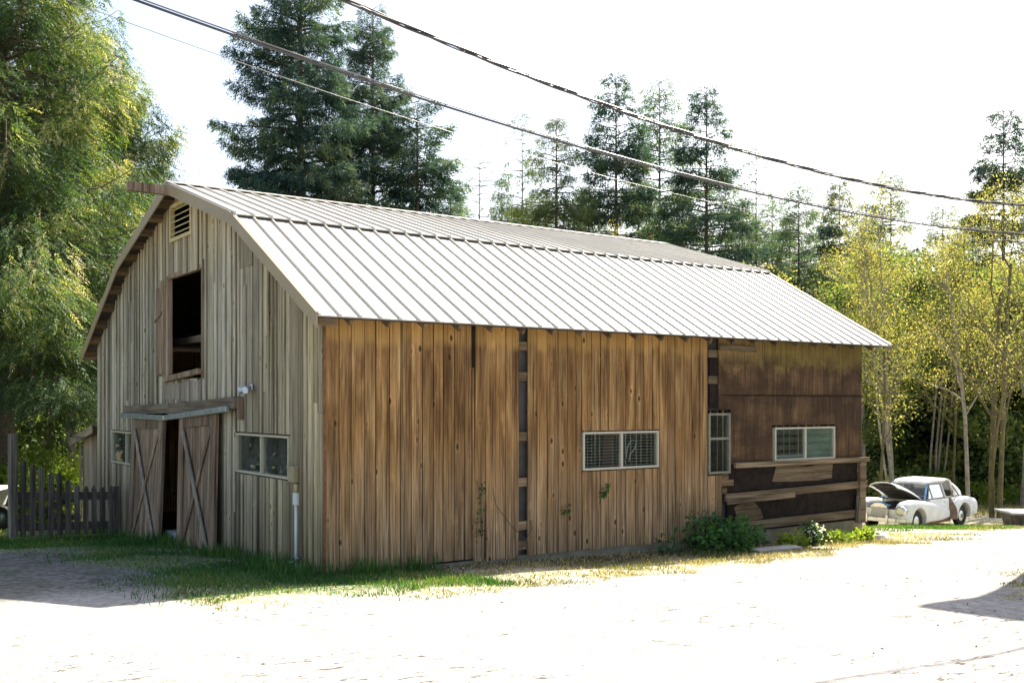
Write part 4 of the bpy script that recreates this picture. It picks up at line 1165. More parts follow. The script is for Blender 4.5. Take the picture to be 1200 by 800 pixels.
def broadleaf(h, seed, leafm, barkm, spread=.28, stems=1, trunk_r=.16, levels=4, leaves=5, leaf=.17, fork0=.35, tuft=.35, up=.62, dens=1.0):
    rng = np.random.default_rng(seed)
    mb = MB(); ends = []
    def grow(p, d, ln, rad, lev):
        n = 5; pts = [Vector(p)]; rads = [rad]
        dd = Vector(d)
        for k in range(n):
            dd = (dd + Vector(rng.normal(0, .10 if lev else .035, 3)) + Vector((0, 0, .05 * up))).normalized()
            pts.append(pts[-1] + dd * ln / n); rads.append(max(.006, rad * (1 - .5 * (k + 1) / n)))
        mb.tube(pts, rads, 8 if lev < 2 else 4, False, r=float(rng.uniform(0, 1)))
        if lev >= 1:
            for k in range(1, n + 1):
                if rng.uniform() < (.35 if lev == 1 else .75) * dens: ends.append((pts[k], lev))
        if lev >= levels: return
        nk = 8 if lev == 0 else int(rng.integers(3, 5))
        for k in range(nk):
            f = (fork0 + (1 - fork0) * (k + rng.uniform(0, 1)) / nk) if lev == 0 else rng.uniform(.25, 1)
            i = min(n - 1, int(f * n)); q = pts[i].lerp(pts[i + 1], f * n - i)
            a = rng.uniform(0, 6.283)
            side = Vector((math.cos(a), math.sin(a), 0))
            base = (pts[i + 1] - pts[i]).normalized()
            nd = (base * up + side * rng.uniform(.45, .95) + Vector((0, 0, .25))).normalized()
            grow(q, nd, ln * (spread if lev == 0 else .55) * rng.uniform(.7, 1.25) * (1.25 - .55 * f if lev == 0 else 1), rads[i] * .55, lev + 1)
    for s_ in range(stems):
        a = rng.uniform(0, 6.283); t_ = 0 if stems == 1 else rng.uniform(.04, .14)
        grow(Vector((math.cos(a), math.sin(a), 0)) * (0 if stems == 1 else rng.uniform(.1, .45)) + Vector((0, 0, -.15)), Vector((math.cos(a) * t_, math.sin(a) * t_, 1)), h * rng.uniform(.82, 1), trunk_r * rng.uniform(.7, 1), 0)
    tm = bpy.data.meshes.new('trunk'); tm.from_pydata(mb.v, [], mb.f); tm.materials.append(barkm)
    tm.polygons.foreach_set('use_smooth', [True] * len(tm.polygons))
    if not leaves: return tm, None
    E_ = np.array([tuple(p) for p, _ in ends]); n = len(E_) * leaves
    b = np.repeat(E_, leaves, 0) + rng.normal(0, tuft, (n, 3)) * np.array([1, 1, .8])
    d = unit(rng.normal(0, 1, (n, 3)) + np.array([0, 0, -.3])); w = unit(np.cross(d, rng.normal(0, 1, (n, 3))))
    sz = rng.uniform(.5, 1.4, n) * leaf
    me = leaf_mesh('crown', b, d, w, sz, sz * .62, np.repeat(rng.uniform(.1, .8, len(E_)), leaves) + rng.normal(0, .15, n))
    me.materials.append(leafm)
    return tm, me

def shrub_mesh(seed, leafm, n, rx, ry, rz, leaf, lobes=9, droop=.0):
    """leaf cloud over several uneven lobes"""
    rng = np.random.default_rng(seed)
    c = np.stack([rng.uniform(-rx, rx, lobes) * .72, rng.uniform(-ry, ry, lobes) * .72, rng.uniform(.15, .85, lobes) * rz], 1)
    rad = rng.uniform(.28, .55, lobes)
    k = rng.integers(0, lobes, n)
    dirs = unit(rng.normal(0, 1, (n, 3)))
    q = rng.uniform(.35, 1.08, n)[:, None]
    b = c[k] + dirs * q * rad[k][:, None] * np.array([rx, ry, rz * .75])
    b[:, 2] = np.maximum(b[:, 2], .02)
    d = unit(dirs * .8 + rng.normal(0, .6, (n, 3)) - np.array([0, 0, droop])); w = unit(np.cross(d, rng.normal(0, 1, (n, 3))))
    sz = rng.uniform(.6, 1.4, n) * leaf
    me = leaf_mesh('foliage', b, d, w, sz, sz * .55, rng.uniform(.15, .75, lobes)[k] + rng.normal(0, .15, n))
    me.materials.append(leafm)
    return me

def put(name, cat, label, meshes, x, y, sc_=1.0, rz=0.0, group=None, sz=None, dz=-.05):
    root = empty(name, (x, y, gz(x, y) + dz), rz)
    root.scale = (sc_, sc_, sz or sc_)
    tag(root, label, cat, group)
    for nm, me in zip(('trunk', 'crown'), meshes):
        if me is None: continue
        o = bpy.data.objects.new(nm, me); C.objects.link(o); o.parent = root
    return root

KIND = {
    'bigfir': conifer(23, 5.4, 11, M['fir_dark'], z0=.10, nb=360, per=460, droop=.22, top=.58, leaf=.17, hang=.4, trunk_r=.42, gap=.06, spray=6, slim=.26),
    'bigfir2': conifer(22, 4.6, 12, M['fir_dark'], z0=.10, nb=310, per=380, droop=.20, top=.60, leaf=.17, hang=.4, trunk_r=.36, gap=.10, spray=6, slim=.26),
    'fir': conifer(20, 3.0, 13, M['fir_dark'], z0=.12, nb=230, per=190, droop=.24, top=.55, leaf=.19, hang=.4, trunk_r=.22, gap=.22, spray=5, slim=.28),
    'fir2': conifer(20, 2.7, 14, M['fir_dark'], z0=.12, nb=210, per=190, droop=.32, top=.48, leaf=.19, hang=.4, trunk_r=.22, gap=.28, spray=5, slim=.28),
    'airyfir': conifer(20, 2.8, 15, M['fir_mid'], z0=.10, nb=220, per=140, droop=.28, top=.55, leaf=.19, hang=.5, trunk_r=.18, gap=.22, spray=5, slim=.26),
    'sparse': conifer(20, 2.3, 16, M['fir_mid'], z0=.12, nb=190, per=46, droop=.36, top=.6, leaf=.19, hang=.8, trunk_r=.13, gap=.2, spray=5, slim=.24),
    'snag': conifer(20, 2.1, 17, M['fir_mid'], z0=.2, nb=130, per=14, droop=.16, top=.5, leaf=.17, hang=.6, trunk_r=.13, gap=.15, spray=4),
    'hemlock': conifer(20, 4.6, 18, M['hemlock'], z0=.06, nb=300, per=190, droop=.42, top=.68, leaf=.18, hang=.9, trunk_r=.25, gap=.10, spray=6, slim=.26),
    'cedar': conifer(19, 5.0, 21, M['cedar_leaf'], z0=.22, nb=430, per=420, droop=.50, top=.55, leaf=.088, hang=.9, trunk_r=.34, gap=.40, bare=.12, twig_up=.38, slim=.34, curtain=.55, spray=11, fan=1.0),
    'cedar2': conifer(17, 4.3, 22, M['cedar_leaf'], z0=.25, nb=300, per=330, droop=.46, top=.40, leaf=.10, hang=.9, trunk_r=.15, gap=.46, bare=.10, twig_up=.38, slim=.34, curtain=.55, spray=11, fan=1.0, barkm=M['palebark']),
    'alder': broadleaf(14, 31, M['spring'], M['palebark'], spread=.22, trunk_r=.11, levels=3, leaves=13, leaf=.085, fork0=.34, tuft=.30, dens=.85),
    'alder2': broadleaf(14, 32, M['spring'], M['palebark'], spread=.21, stems=4, trunk_r=.075, levels=3, leaves=10, leaf=.085, fork0=.32, tuft=.30, dens=.75),
    'maple': broadleaf(12, 33, M['spring'], M['mossbark'], spread=.40, stems=2, trunk_r=.18, levels=3, leaves=14, leaf=.09, fork0=.16, tuft=.34, dens=.7),
    'bare': broadleaf(12, 34, None, M['bark'], spread=.34, trunk_r=.13, levels=4, leaves=0, fork0=.35, up=.5),
    'stem': broadleaf(11, 35, M['spring'], M['mossbark'], spread=.22, trunk_r=.07, levels=3, leaves=7, leaf=.11, fork0=.35, tuft=.4, dens=.8),
}
HT = dict(bigfir=23, bigfir2=22, fir=20, fir2=20, airyfir=20, sparse=20, snag=20, hemlock=20, cedar=19, cedar2=17, alder=16, alder2=15.5, maple=15, bare=15, stem=13)
def tree(kind, name, px, ytop, d, label, group, rz=0., wide=1.0, cat='tree'):
    x = at(px, d); g = gz(x, d)
    h = 1.65 - g + (472 - ytop) / F * d
    s_ = h / HT[kind]
    return put(name, cat, label, KIND[kind], x, d, s_ * wide, rz, group, s_)

GF = 'conifers standing behind the barn'
tree('cedar', 'cedar_tree', 5, -150, 31.5, 'huge drooping yellow-green cedar filling the left edge, in front of the other cedar', 'cedars left of the barn', .4)
tree('cedar2', 'cedar_tree', 84, 20, 40, 'drooping cedar whose tips hang nearest the barn peak, behind the larger cedar', 'cedars left of the barn', 2.2)
tree('bigfir', 'fir_tree', 352, -95, 44, 'massive dense dark fir rising out of the picture above the barn peak', GF, .3, .72)
tree('bigfir2', 'fir_tree', 437, 2, 47, 'dark fir with long right-hand boughs just right of the massive fir', GF, 1.7, .7)
tree('fir2', 'fir_tree', 489, 112, 46, 'short pointed fir, lowest of the dark cluster above the barn roof', GF, 2.4, 1.2)
tree('snag', 'dead_conifer', 562, 162, 58, 'nearly bare conifer snag with short twigs above the roof ridge', GF, .2)
tree('sparse', 'hemlock_tree', 612, 126, 63, 'thin see-through hemlock left of the broad light green conifer', GF, 1.1)
tree('hemlock', 'hemlock_tree', 652, 134, 57, 'broad light green hemlock above the middle of the roof ridge', GF, .9, .95)
tree('fir2', 'fir_tree', 722, 86, 60, 'tall narrow blue-green fir, leftmost of the three tall firs', GF, .5, .95)
tree('airyfir', 'fir_tree', 773, 90, 65, 'paler thin fir in the middle of the three tall firs', GF, 2.0, 1.05)
tree('fir', 'fir_tree', 828, 98, 59, 'tall dark fir with heavy boughs, rightmost of the three tall firs', GF, 3.6, .95)
tree('sparse', 'hemlock_tree', 886, 166, 66, 'thin wispy hemlock right of the three tall firs', GF, 4.1, 1.1)
tree('airyfir', 'fir_tree', 936, 208, 70, 'small pale fir above the far end of the roof', GF, 1.4)
tree('fir', 'fir_tree', 984, 208, 66, 'small dark fir showing between the two cables over the yellow trees', GF, 2.9, .8)
tree('airyfir', 'fir_tree', 1044, 196, 70, 'slim fir tip poking above the yellow-green trees', GF, .7)
tree('fir2', 'fir_tree', 1176, 124, 58, 'tall blue-green fir spire above the yellow trees at the right edge', GF, 3.1, .95)
tree('airyfir', 'fir_tree', 528, 215, 62, 'low fir between the dark cluster and the bare snag', GF, 5.1, 1.2)
tree('hemlock', 'hemlock_tree', 588, 205, 66, 'dull green hemlock low behind the thin see-through hemlock', GF, 2.6, .75)
tree('airyfir', 'fir_tree', 690, 215, 68, 'pale fir low between the broad hemlock and the three tall firs', GF, 4.4, 1.1)
tree('hemlock', 'hemlock_tree', 800, 225, 64, 'low green hemlock at the feet of the three tall firs', GF, 1.9, .8)
tree('airyfir', 'fir_tree', 905, 232, 75, 'faint fir behind the thin wispy hemlock', GF, 3.3, 1.2)
for i, (px, yt, d, k, lb_) in enumerate([
    (540, 236, 72, 'hemlock', 'low hemlock just right of the short pointed fir'), (632, 222, 74, 'airyfir', 'hazy fir between the two hemlocks over the ridge'),
    (672, 232, 76, 'hemlock', 'low wide hemlock right behind the broad light green hemlock'), (748, 205, 74, 'hemlock', 'hazy hemlock between the first two of the three tall firs'),
    (850, 205, 74, 'airyfir', 'hazy fir just right of the three tall firs'), (870, 240, 70, 'hemlock', 'low hemlock behind the brownish thin tree'),
    (925, 250, 78, 'hemlock', 'low hemlock over the far end of the ridge'), (965, 235, 76, 'airyfir', 'hazy fir left of the small dark fir between the cables'),
    (1015, 235, 74, 'hemlock', 'hazy hemlock behind the yellow tree at the barn corner'), (1105, 235, 72, 'airyfir', 'hazy fir behind the tall pale-trunked tree'),
    (1140, 250, 76, 'hemlock', 'hazy hemlock left of the tall fir spire')]):
    tree(k, 'hemlock_tree' if k == 'hemlock' else 'fir_tree', px, yt, d, lb_, GF, i * 1.1, 1.15)
tree('bare', 'bare_tree', 222, 170, 42, 'leafless grey tree between the cedar and the massive fir', None, .8, .8)
GY_ = 'spring trees in young yellow leaf'
tree('alder2', 'alder_tree', 1050, 205, 41, 'cluster of slim pale trunks in yellow leaf just right of the barn end', GY_, .4, 1.0)
tree('alder', 'alder_tree', 1012, 225, 46, 'yellow-leafed tree rising straight behind the barn corner', GY_, 2.1)
tree('alder', 'alder_tree', 1135, 200, 39, 'tall pale-trunked tree behind the boot of the white car', GY_, 1.1, 1.05)
tree('maple', 'maple_tree', 1166, 215, 37, 'mossy crooked tree with low spreading limbs at the right edge', GY_, 5.0, .85)
tree('alder2', 'alder_tree', 1196, 185, 43, 'thicket of yellow-leafed stems cut by the right edge', GY_, 3.7, 1.1)
tree('alder', 'alder_tree', 960, 245, 55, 'distant yellow-green tree above the far roof corner', GY_, 4.5, 1.0)
tree('alder2', 'alder_tree', 1092, 225, 47, 'thin yellow tree behind the roof of the white car', GY_, 2.8, .9)
tree('stem', 'alder_tree', 905, 262, 52, 'yellow-brown thin tree just over the roof slope end', GY_, 1.0, 1.3)
tree('stem', 'alder_tree', 855, 268, 55, 'brownish thin tree leaning over the ridge end', GY_, 2.0, 1.4)
tree('maple', 'maple_tree', 742, 266, 52, 'round yellow-green tree top peeping over the ridge', GY_, 1.0, .6)
tree('stem', 'alder_tree', 1118, 300, 44, 'short yellow tree between two pale trunks', GY_, 3.0, 1.2)
tree('stem', 'alder_tree', 1030, 310, 39, 'thin mossy stem beside the barn corner', GY_, 4.0, 1.2)
GD = 'dark conifers in the wood behind the car'
for i, (px, yt, d, lb_, k) in enumerate([
    (1035, 330, 54, 'dark understorey fir behind the pale trunk cluster', 'fir'), (1085, 300, 57, 'dark understorey hemlock over the car roof', 'hemlock'),
    (1125, 315, 52, 'dark understorey fir over the car boot', 'fir2'), (1160, 295, 56, 'dark understorey hemlock behind the mossy crooked tree', 'hemlock'),
    (1205, 310, 50, 'dark understorey fir cut by the right edge', 'fir'), (1008, 340, 60, 'dark understorey hemlock touching the barn corner', 'hemlock')]):
    tree(k, 'fir_tree' if 'fir' in k else 'hemlock_tree', px, yt, d, lb_, GD, i * 1.3, 1.25)

# trunks seen under the cedar
def pole_tree(px, d, h, r, label, mat):
    x = at(px, d)
    root = empty('tree_trunk', (x, d, gz(x, d) - .1)); tag(root, label, 'tree trunk')
    mb = MB(); mb.tube([(0, 0, 0), (.03, 0, h * .4), (-.04, .02, h)], [r * 1.2, r, r * .8], 10); mb.build('trunk', mat, root, True)
pole_tree(57, 43, 6.5, .22, 'grey trunk in the shade behind the picket fence', M['bark'])

GB = 'bushes behind the picket fence'
def bush(px, d, me, label, rz=0, s_=1.0, group=None, name='bush', cat='bush', dz=-.05):
    x = at(px, d); o = bpy.data.objects.new(name, me); C.objects.link(o)
    o.location = (x, d, gz(x, d) + dz); o.rotation_euler = (0, 0, rz); o.scale = (s_,) * 3
    tag(o, label, cat, group); return o
lime = shrub_mesh(41, M['limebush'], 5200, 1.5, 1.2, 2.4, .13)
dark = shrub_mesh(42, M['under'], 6000, 2.2, 1.6, 2.6, .17)
bush(50, 28.5, lime, 'sunny lime-green bush behind the middle of the picket fence', 0, .78, GB)
bush(80, 29.5, lime, 'sunny lime-green bush beside the lean-to shed', 2, .85, GB)
bush(22, 31, lime, 'pale lime-green bush behind the tall fence post', 4, .9, GB)
bush(25, 54, dark, 'dark bush far behind the tall fence post', 1, 1.2, GB)
bush(70, 56, dark, 'dark wide bush far behind the picket fence', 2.4, 1.7, GB)
bush(-8, 55, dark, 'dark bush behind the trailer', 4, 1.6, GB)
bush(112, 58, dark, 'dark bush behind the lean-to shed', 3, 1.7, GB)

for i, (x, y, k) in enumerate([(-21, 25, 1.5), (-25, 30, 1.7), (-22.5, 33.5, 1.6), (-18.8, 36, 1.3)]):  # unseen bushes added so the gable windows mirror something dark
    o = bpy.data.objects.new('bush', dark); C.objects.link(o); o.location = (x, y, gz(x, y) - .05); o.scale = (k, k, k * 1.3); o.rotation_euler = (0, 0, i * 1.4)
    tag(o, 'dark unseen bush added beyond the left edge to darken the gable window reflections', 'bush', 'unseen bushes added for window reflections')

# deep wood behind everything: reads as one mass
rng = np.random.default_rng(51)
def wood_mass(n_l, px0, px1, d0, d1, top, leaf, seed, nc):
    rng = np.random.default_rng(seed)
    d = rng.uniform(d0, d1, nc); px = rng.uniform(px0, px1, nc); x = (px - 600) / F * d
    zz = gnp(x, d) + rng.uniform(0, 1, nc) ** 1.4 * top
    rad = rng.uniform(.4, 1.4, nc); tone = rng.uniform(.05, 1.0, nc)
    k = rng.integers(0, nc, n_l); dr = unit(rng.normal(0, 1, (n_l, 3)))
    b = np.stack([x, d, zz], 1)[k] + dr * rng.uniform(.3, 1.05, n_l)[:, None] * rad[k][:, None] * np.array([1.2, 1.2, .8])
    dd = unit(dr + rng.normal(0, .7, (n_l, 3)) - np.array([0, 0, .3])); w = unit(np.cross(dd, rng.normal(0, 1, (n_l, 3))))
    sz = rng.uniform(.6, 1.4, n_l) * leaf
    return leaf_mesh('undergrowth', b, dd, w, sz, sz * .5, tone[k] + rng.normal(0, .15, n_l))
o = link_mesh('undergrowth', wood_mass(280000, 985, 1420, 45, 66, 11.5, .2, 52, 820), M['under']); tag(o, 'dark tangled undergrowth of the wood behind the car', 'undergrowth', kind='stuff')
o = link_mesh('undergrowth', wood_mass(120000, -260, 170, 46, 60, 8.0, .22, 53, 560), M['under']); tag(o, 'shaded undergrowth behind the fence and the cedars', 'undergrowth', kind='stuff')

# plants against the driveway wall
x, y = st2w(7.35, -.62)
pm = shrub_mesh(61, M['bush'], 1900, .92, .5, .62, .10, 16, .2)
o = bpy.data.objects.new('bush', pm); C.objects.link(o); o.location = (x, y, gz(x, y) - .03); o.rotation_euler = (0, 0, BA)
tag(o, 'dark glossy-leaved bush against the plank wall below the tall window', 'bush')
def sprig(s, t, n, r, h, leaf, mat, label, name='weed', z=None, seed=0):
    x, y = st2w(s, t)
    me = shrub_mesh(70 + seed, mat, n, r, r * .7, h, leaf, 14, .0)
    o = bpy.data.objects.new(name, me); C.objects.link(o); o.location = (x, y, (gz(x, y) - .02) if z is None else z); o.rotation_euler = (0, 0, BA)
    tag(o, label, 'plant'); return o
sprig(9.8, -.75, 300, .28, .45, .085, M['bush'], 'leafy plant with white flowers by the torn lower wall', 'flowering_plant', seed=1)
fl = None
rngf = np.random.default_rng(5)
xx, yy = st2w(9.7, -.95)
bpt = np.stack([xx + rngf.normal(0, .13, 60), yy + rngf.normal(0, .10, 60), gz(xx, yy) + rngf.uniform(.12, .48, 60)], 1)
dd = unit(rngf.normal(0, 1, (60, 3))); me = leaf_mesh('petals', bpt, dd, unit(np.cross(dd, rngf.normal(0, 1, (60, 3)))), np.full(60, .05), np.full(60, .042), rngf.uniform(0, 1, 60))
o = link_mesh('petals', me, M['petal']); 
fp = [q for q in C.objects if q.name == 'flowering_plant'][0]; o.parent = fp; bpy.context.view_layer.update(); o.matrix_parent_inverse = fp.matrix_world.inverted()
for i, (s, t, n, r, h, lf, m, lb_) in enumerate([
    (9.15, -.75, 420, .34, .30, .085, 'limebush', 'yellow-green weed between the bush and the white-flowered plant'),
    (10.65, -.62, 480, .36, .26, .085, 'limebush', 'low yellow-green weed right of the white-flowered plant'),
    (11.6, -.5, 420, .36, .24, .085, 'limebush', 'low weed at the barn corner post'),
    (8.6, -.35, 200, .24, .32, .085, 'bush', 'small dark weed tucked behind the pale slab'),
    (6.3, -.4, 110, .22, .34, .08, 'bush', 'small dark plant left of the glossy bush')]):
    sprig(s, t, n, r, h, lf, M[m], lb_, seed=2 + i)
for i, (s, z, lb_) in enumerate([(4.35, .52, 'sprig growing out of the plank wall left of the slider window'), (5.15, .78, 'tiny sprig on the plank wall under the slider window')]):
    me = shrub_mesh(80 + i, M['bush'], 46, .09, .04, .22, .07, 4, .2)
    o = bpy.data.objects.new('wall_sprig', me); C.objects.link(o); xx, yy = st2w(s, -.05); o.location = (xx, yy, BZ + z); o.rotation_euler = (0, 0, BA); tag(o, lb_, 'plant')
# vine over the missing board
mb = MB(); pts = [(2.62, -.06, .0), (2.66, -.06, .5), (2.60, -.06, .95), (2.55, -.06, 1.2)]; mb.tube(pts, .006, 5)
mb.tube([(3.3, -.06, -.1), (3.5, -.05, .2), (3.2, -.06, .45), (2.9, -.06, .8), (2.85, -.06, 1.05)], .006, 5); mb.tube([(3.5, -.05, .2), (3.62, -.05, .35), (3.6, -.05, .5)], .006, 5)
x, y = st2w(0, 0); vi = empty('vine', (x, y, BZ), BA); tag(vi, 'thin brown vine creeping up the planks beside the missing board', 'vine')
mb.build('stem', M['bark'], vi)
bb = np.array([(2.62 + rngf.normal(0, .05), -.06, z) for z in rngf.uniform(.25, 1.15, 46)]); dd = unit(rngf.normal(0, 1, (46, 3))); me = leaf_mesh('leaves', bb, dd, unit(np.cross(dd, rngf.normal(0, 1, (46, 3)))), np.full(46, .06), np.full(46, .045), rngf.uniform(0, 1, 46)); link_mesh('leaves', me, M['bush'], vi)

# slab and pale stone beside the wall
x, y = st2w(8.35, -1.02)
mb = MB(); mb.hexa([(-.55, -.14, -.05), (.55, -.2, -.05), (.62, .14, -.05), (-.48, .16, -.05)], [(-.55, -.14, .055), (.55, -.2, .05), (.62, .14, .05), (-.48, .16, .055)])
o = mb.build('paving_slab', M['sill_stone'], None, bevel=.01); o.location = (x, y, gz(x, y)); o.rotation_euler = (0, 0, BA); tag(o, 'pale flat concrete slab lying in the verge beside the glossy bush', 'slab')
def rock(name, label, x, y, r, seed, mat):
    rg = random.Random(seed); bm = bmesh.new(); bmesh.ops.create_icosphere(bm, subdivisions=2, radius=1)
    for v in bm.verts: v.co = Vector((v.co.x * r[0], v.co.y * r[1], v.co.z * r[2])) * rg.uniform(.82, 1.15)
    me = bpy.data.meshes.new(name); bm.to_mesh(me); bm.free(); o = link_mesh(name, me, mat); o.location = (x, y, gz(x, y) + r[2] * .35); o.rotation_euler = (0, 0, rg.uniform(0, 3)); tag(o, label, 'stone'); return o
M['rock'] = simple('pale_stone', (.52, .51, .48), .85, var=.25, scale=6, bump=.3)
x, y = st2w(12.35, -.3); rock('stone', 'whitish flat stone at the foot of the barn corner post', x, y, (.32, .22, .14), 1, M['rock'])

# grass
def blades(name, pts, h, wd, mat, label, lean=.35, seed=1):
    rng = np.random.default_rng(seed); n = len(pts)
    d = unit(np.stack([rng.normal(0, lean, n), rng.normal(0, lean, n), np.ones(n)], 1))
    a = rng.uniform(0, 6.283, n); w = np.stack([np.cos(a), np.sin(a), np.zeros(n)], 1)
    base = np.stack([pts[:, 0], pts[:, 1], gnp(pts[:, 0], pts[:, 1]) - .01], 1)
    ln = h * rng.uniform(.4, 1.5, n)
    cl = .5 + .3 * np.sin(pts[:, 0] * 2.1 + 1) * np.sin(pts[:, 1] * 1.7) + rng.normal(0, .22, n)
    o = link_mesh(name, leaf_mesh(name, base, d, w, ln, wd * rng.uniform(.7, 1.4, n), cl), mat)
    tag(o, label, 'grass', kind='stuff'); return o
def scatter_st(n, s0, s1, t0, t1, seed, fn=None):
    rng = np.random.default_rng(seed); s = rng.uniform(s0, s1, n); t = rng.uniform(t0, t1, n)
    k = np.ones(n, bool) if fn is None else fn(s, t, rng)
    s, t = s[k], t[k]
    return np.stack([P0.x + E1.x * s + E2.x * t, P0.y + E1.y * s + E2.y * t], 1), s, t
def patch(s, t, sc=1.3):
    return np.sin(s * sc * 1.7 + 1.3 * np.sin(t * sc)) * np.sin(t * sc * 2.1 + .7) + .5 * np.sin(s * sc * 4.1 + t * 3)
edge_ = lambda s: np.interp(s, [-3.2, -2.6, -.4, 2.8, 7, 11, 16.5, 22], [-2.0, -2.25, -3.0, -2.75, -2.1, -1.6, -.1, 2.2])
# green lawn in the barn's shade
def f_lawn(s, t, rng):
    inside = (s < -.02) | (t < -.02)
    bare = np.clip((-1.7 - s) / .9, 0, 1) * np.clip((7.2 - t) / 1.0, 0, 1)
    return inside & (t > edge_(s) + .5 + .3 * np.sin(s * 3)) & (rng.uniform(0, 1, len(s)) > bare * .93) & (rng.uniform(-.9, 1.1, len(s)) < .35 + .75 * patch(s, t, 1.3))
p, s, t = scatter_st(115000, -3.0, 1.6, -2.6, 10.5, 1, f_lawn)
blades('lawn_grass', p, .085, .013, M['grass'], 'short shaded green grass in front of the barn gable', .5, 2)
p, s, t = scatter_st(9000, -.75, -.03, -.4, 11, 3, lambda s, t, r: r.uniform(0, 1, len(s)) < .35 + .4 * patch(s, t, .8) + (t < 3.6) * .35)
p2, s, t = scatter_st(2200, -.5, 1.7, -.5, -.06, 4, lambda s, t, r: r.uniform(0, 1, len(s)) < np.clip(.75 - .5 * np.abs(s - .6), 0, 1))
pk = np.concatenate([p, p2]); pk = pk[np.random.default_rng(9).uniform(-.8, 1, len(pk)) < np.sin(pk[:, 0] * 4.3) * np.sin(pk[:, 1] * 5.1 + 1) + .25]
blades('tall_grass', pk, .24, .012, M['grass'], 'tall uncut green grass along the foot of the gable and the barn corner', .28, 5)
# fence and trailer grass
rngg = np.random.default_rng(8)
p = np.stack([rngg.uniform(-24, -8.6, 60000), rngg.uniform(20.0, 52, 60000)], 1)
blades('meadow_grass', p, .11, .018, M['limebush'], 'sunny light green grass behind the picket fence', .4, 6)
p = np.stack([rngg.uniform(-12.5, -8.8, 6000), rngg.uniform(19.3, 21.6, 6000)], 1)
blades('fence_grass', p, .10, .014, M['grass'], 'short green grass in front of the picket fence', .4, 7)
# dry verge along the driveway
def f_dry(s, t, rng):
    return (t > edge_(s) - .1 + .35 * patch(s, t, .7)) & (t < -1.0 + .15 * np.sin(s * 3) + 2.0 * (s < 1.5) + .7 * (s > 8.5)) & ((t < -.03) | (s > L)) & (rng.uniform(-1.1, 1, len(s)) < patch(s, t, 2.3) * 1.0 + .05)
p, s, t = scatter_st(60000, -2.4, 12.3, -3.1, -.05, 11, f_dry)
blades('verge_grass', p, .06, .013, M['straw'], 'sparse dry straw-coloured grass of the verge along the driveway', .9, 12)
p, s, t = scatter_st(5200, 2.2, 12.6, -1.05, -.06, 13, lambda s, t, r: r.uniform(-1, 1, len(s)) < patch(s, t, 1.0))
blades('wall_grass', p, .09, .012, M['straw'], 'thin dry grass along the foot of the driveway wall', .6, 14)
p, s, t = scatter_st(42000, 12.4, 27, -1.6, 6.5, 15, lambda s, t, r: (t > edge_(s) - .3 + .5 * patch(s, t, .6)) & (r.uniform(-1, 1, len(s)) < patch(s, t, .8) + .1))
blades('car_grass', p, .06, .016, M['straw'], 'dry yellow grass around the old car', .7, 16)
p, s, t = scatter_st(9000, 15.6, 21.5, 1.3, 4.6, 17, lambda s, t, r: r.uniform(-1, 1, len(s)) < patch(s, t, 1.1) + .3)
blades('car_green_grass', p, .10, .016, M['grass'], 'green grass growing under the old car', .45, 18)
p = np.stack([rngg.uniform(13, 30, 14000), rngg.uniform(37, 47, 14000)], 1)
blades('wood_edge_grass', p, .16, .03, M['straw'], 'dry grass at the edge of the wood', .6, 19)
p = np.stack([rngg.uniform(5.0, 9.5, 9000), rngg.uniform(11.3, 15.2, 9000)], 1); p = p[p[:, 0] > .475 * p[:, 1] + .2 + .2 * np.sin(p[:, 1] * 5)]
blades('bank_grass', p, .05, .011, M['straw'], 'dry grass on the verge at the right edge of the driveway', .7, 20)
x, y = at(1158, 44), 44
bush(1158, 43.5, shrub_mesh(90, M['limebush'], 900, .8, .6, 1.1, .13), 'small sunlit green shrub at the foot of the dark wood right of the car', 0, 1.0)
bush(1185, 45, shrub_mesh(91, M['limebush'], 500, .6, .6, .8, .12), 'tiny sunlit shrub above the loading box', 1, 1.0)
rngl = np.random.default_rng(33); n = 4200
s_ = rngl.uniform(-.6, 12.2, n); t_ = -.04 - np.abs(rngl.normal(0, .5, n)); xy = np.stack([P0.x + E1.x * s_ + E2.x * t_, P0.y + E1.y * s_ + E2.y * t_], 1)
dd = unit(rngl.normal(0, 1, (n, 3)) * np.array([1, 1, .25])); ww = unit(np.cross(dd, np.array([0, 0, 1.]) + rngl.normal(0, .35, (n, 3))))
sz = rngl.uniform(.025, .075, n)
M['dead'] = leafmat('dead_leaves', [(0, (.05, .035, .02)), (.5, (.14, .10, .055)), (1, (.33, .26, .17))], .2)
o = link_mesh('leaf_litter', leaf_mesh('leaf_litter', np.concatenate([xy, (gnp(xy[:, 0], xy[:, 1]) + .015)[:, None]], 1), dd, ww, sz, sz * .5, rngl.uniform(0, 1, n)), M['dead'])
tag(o, 'brown fallen leaves along the foot of the plank wall', 'leaf litter', kind='stuff')
# fallen twigs and small stones on the driveway
mb = MB(); rt = random.Random(4)
for k in range(90):
    x = rt.uniform(-5, 10); y = rt.uniform(6.2, 15); 
    if x > .55 * y: continue
    z = gz(x, y) + .012; a = rt.uniform(0, 3.14); l_ = rt.uniform(.01, .035)
    mb.beam((x, y, z), (x + math.cos(a) * l_, y + math.sin(a) * l_, z + .006), rt.uniform(.006, .014), .010)
o = mb.build('litter', M['bark']); tag(o, 'scattered twig and bark litter on the pale driveway', 'litter', kind='stuff')

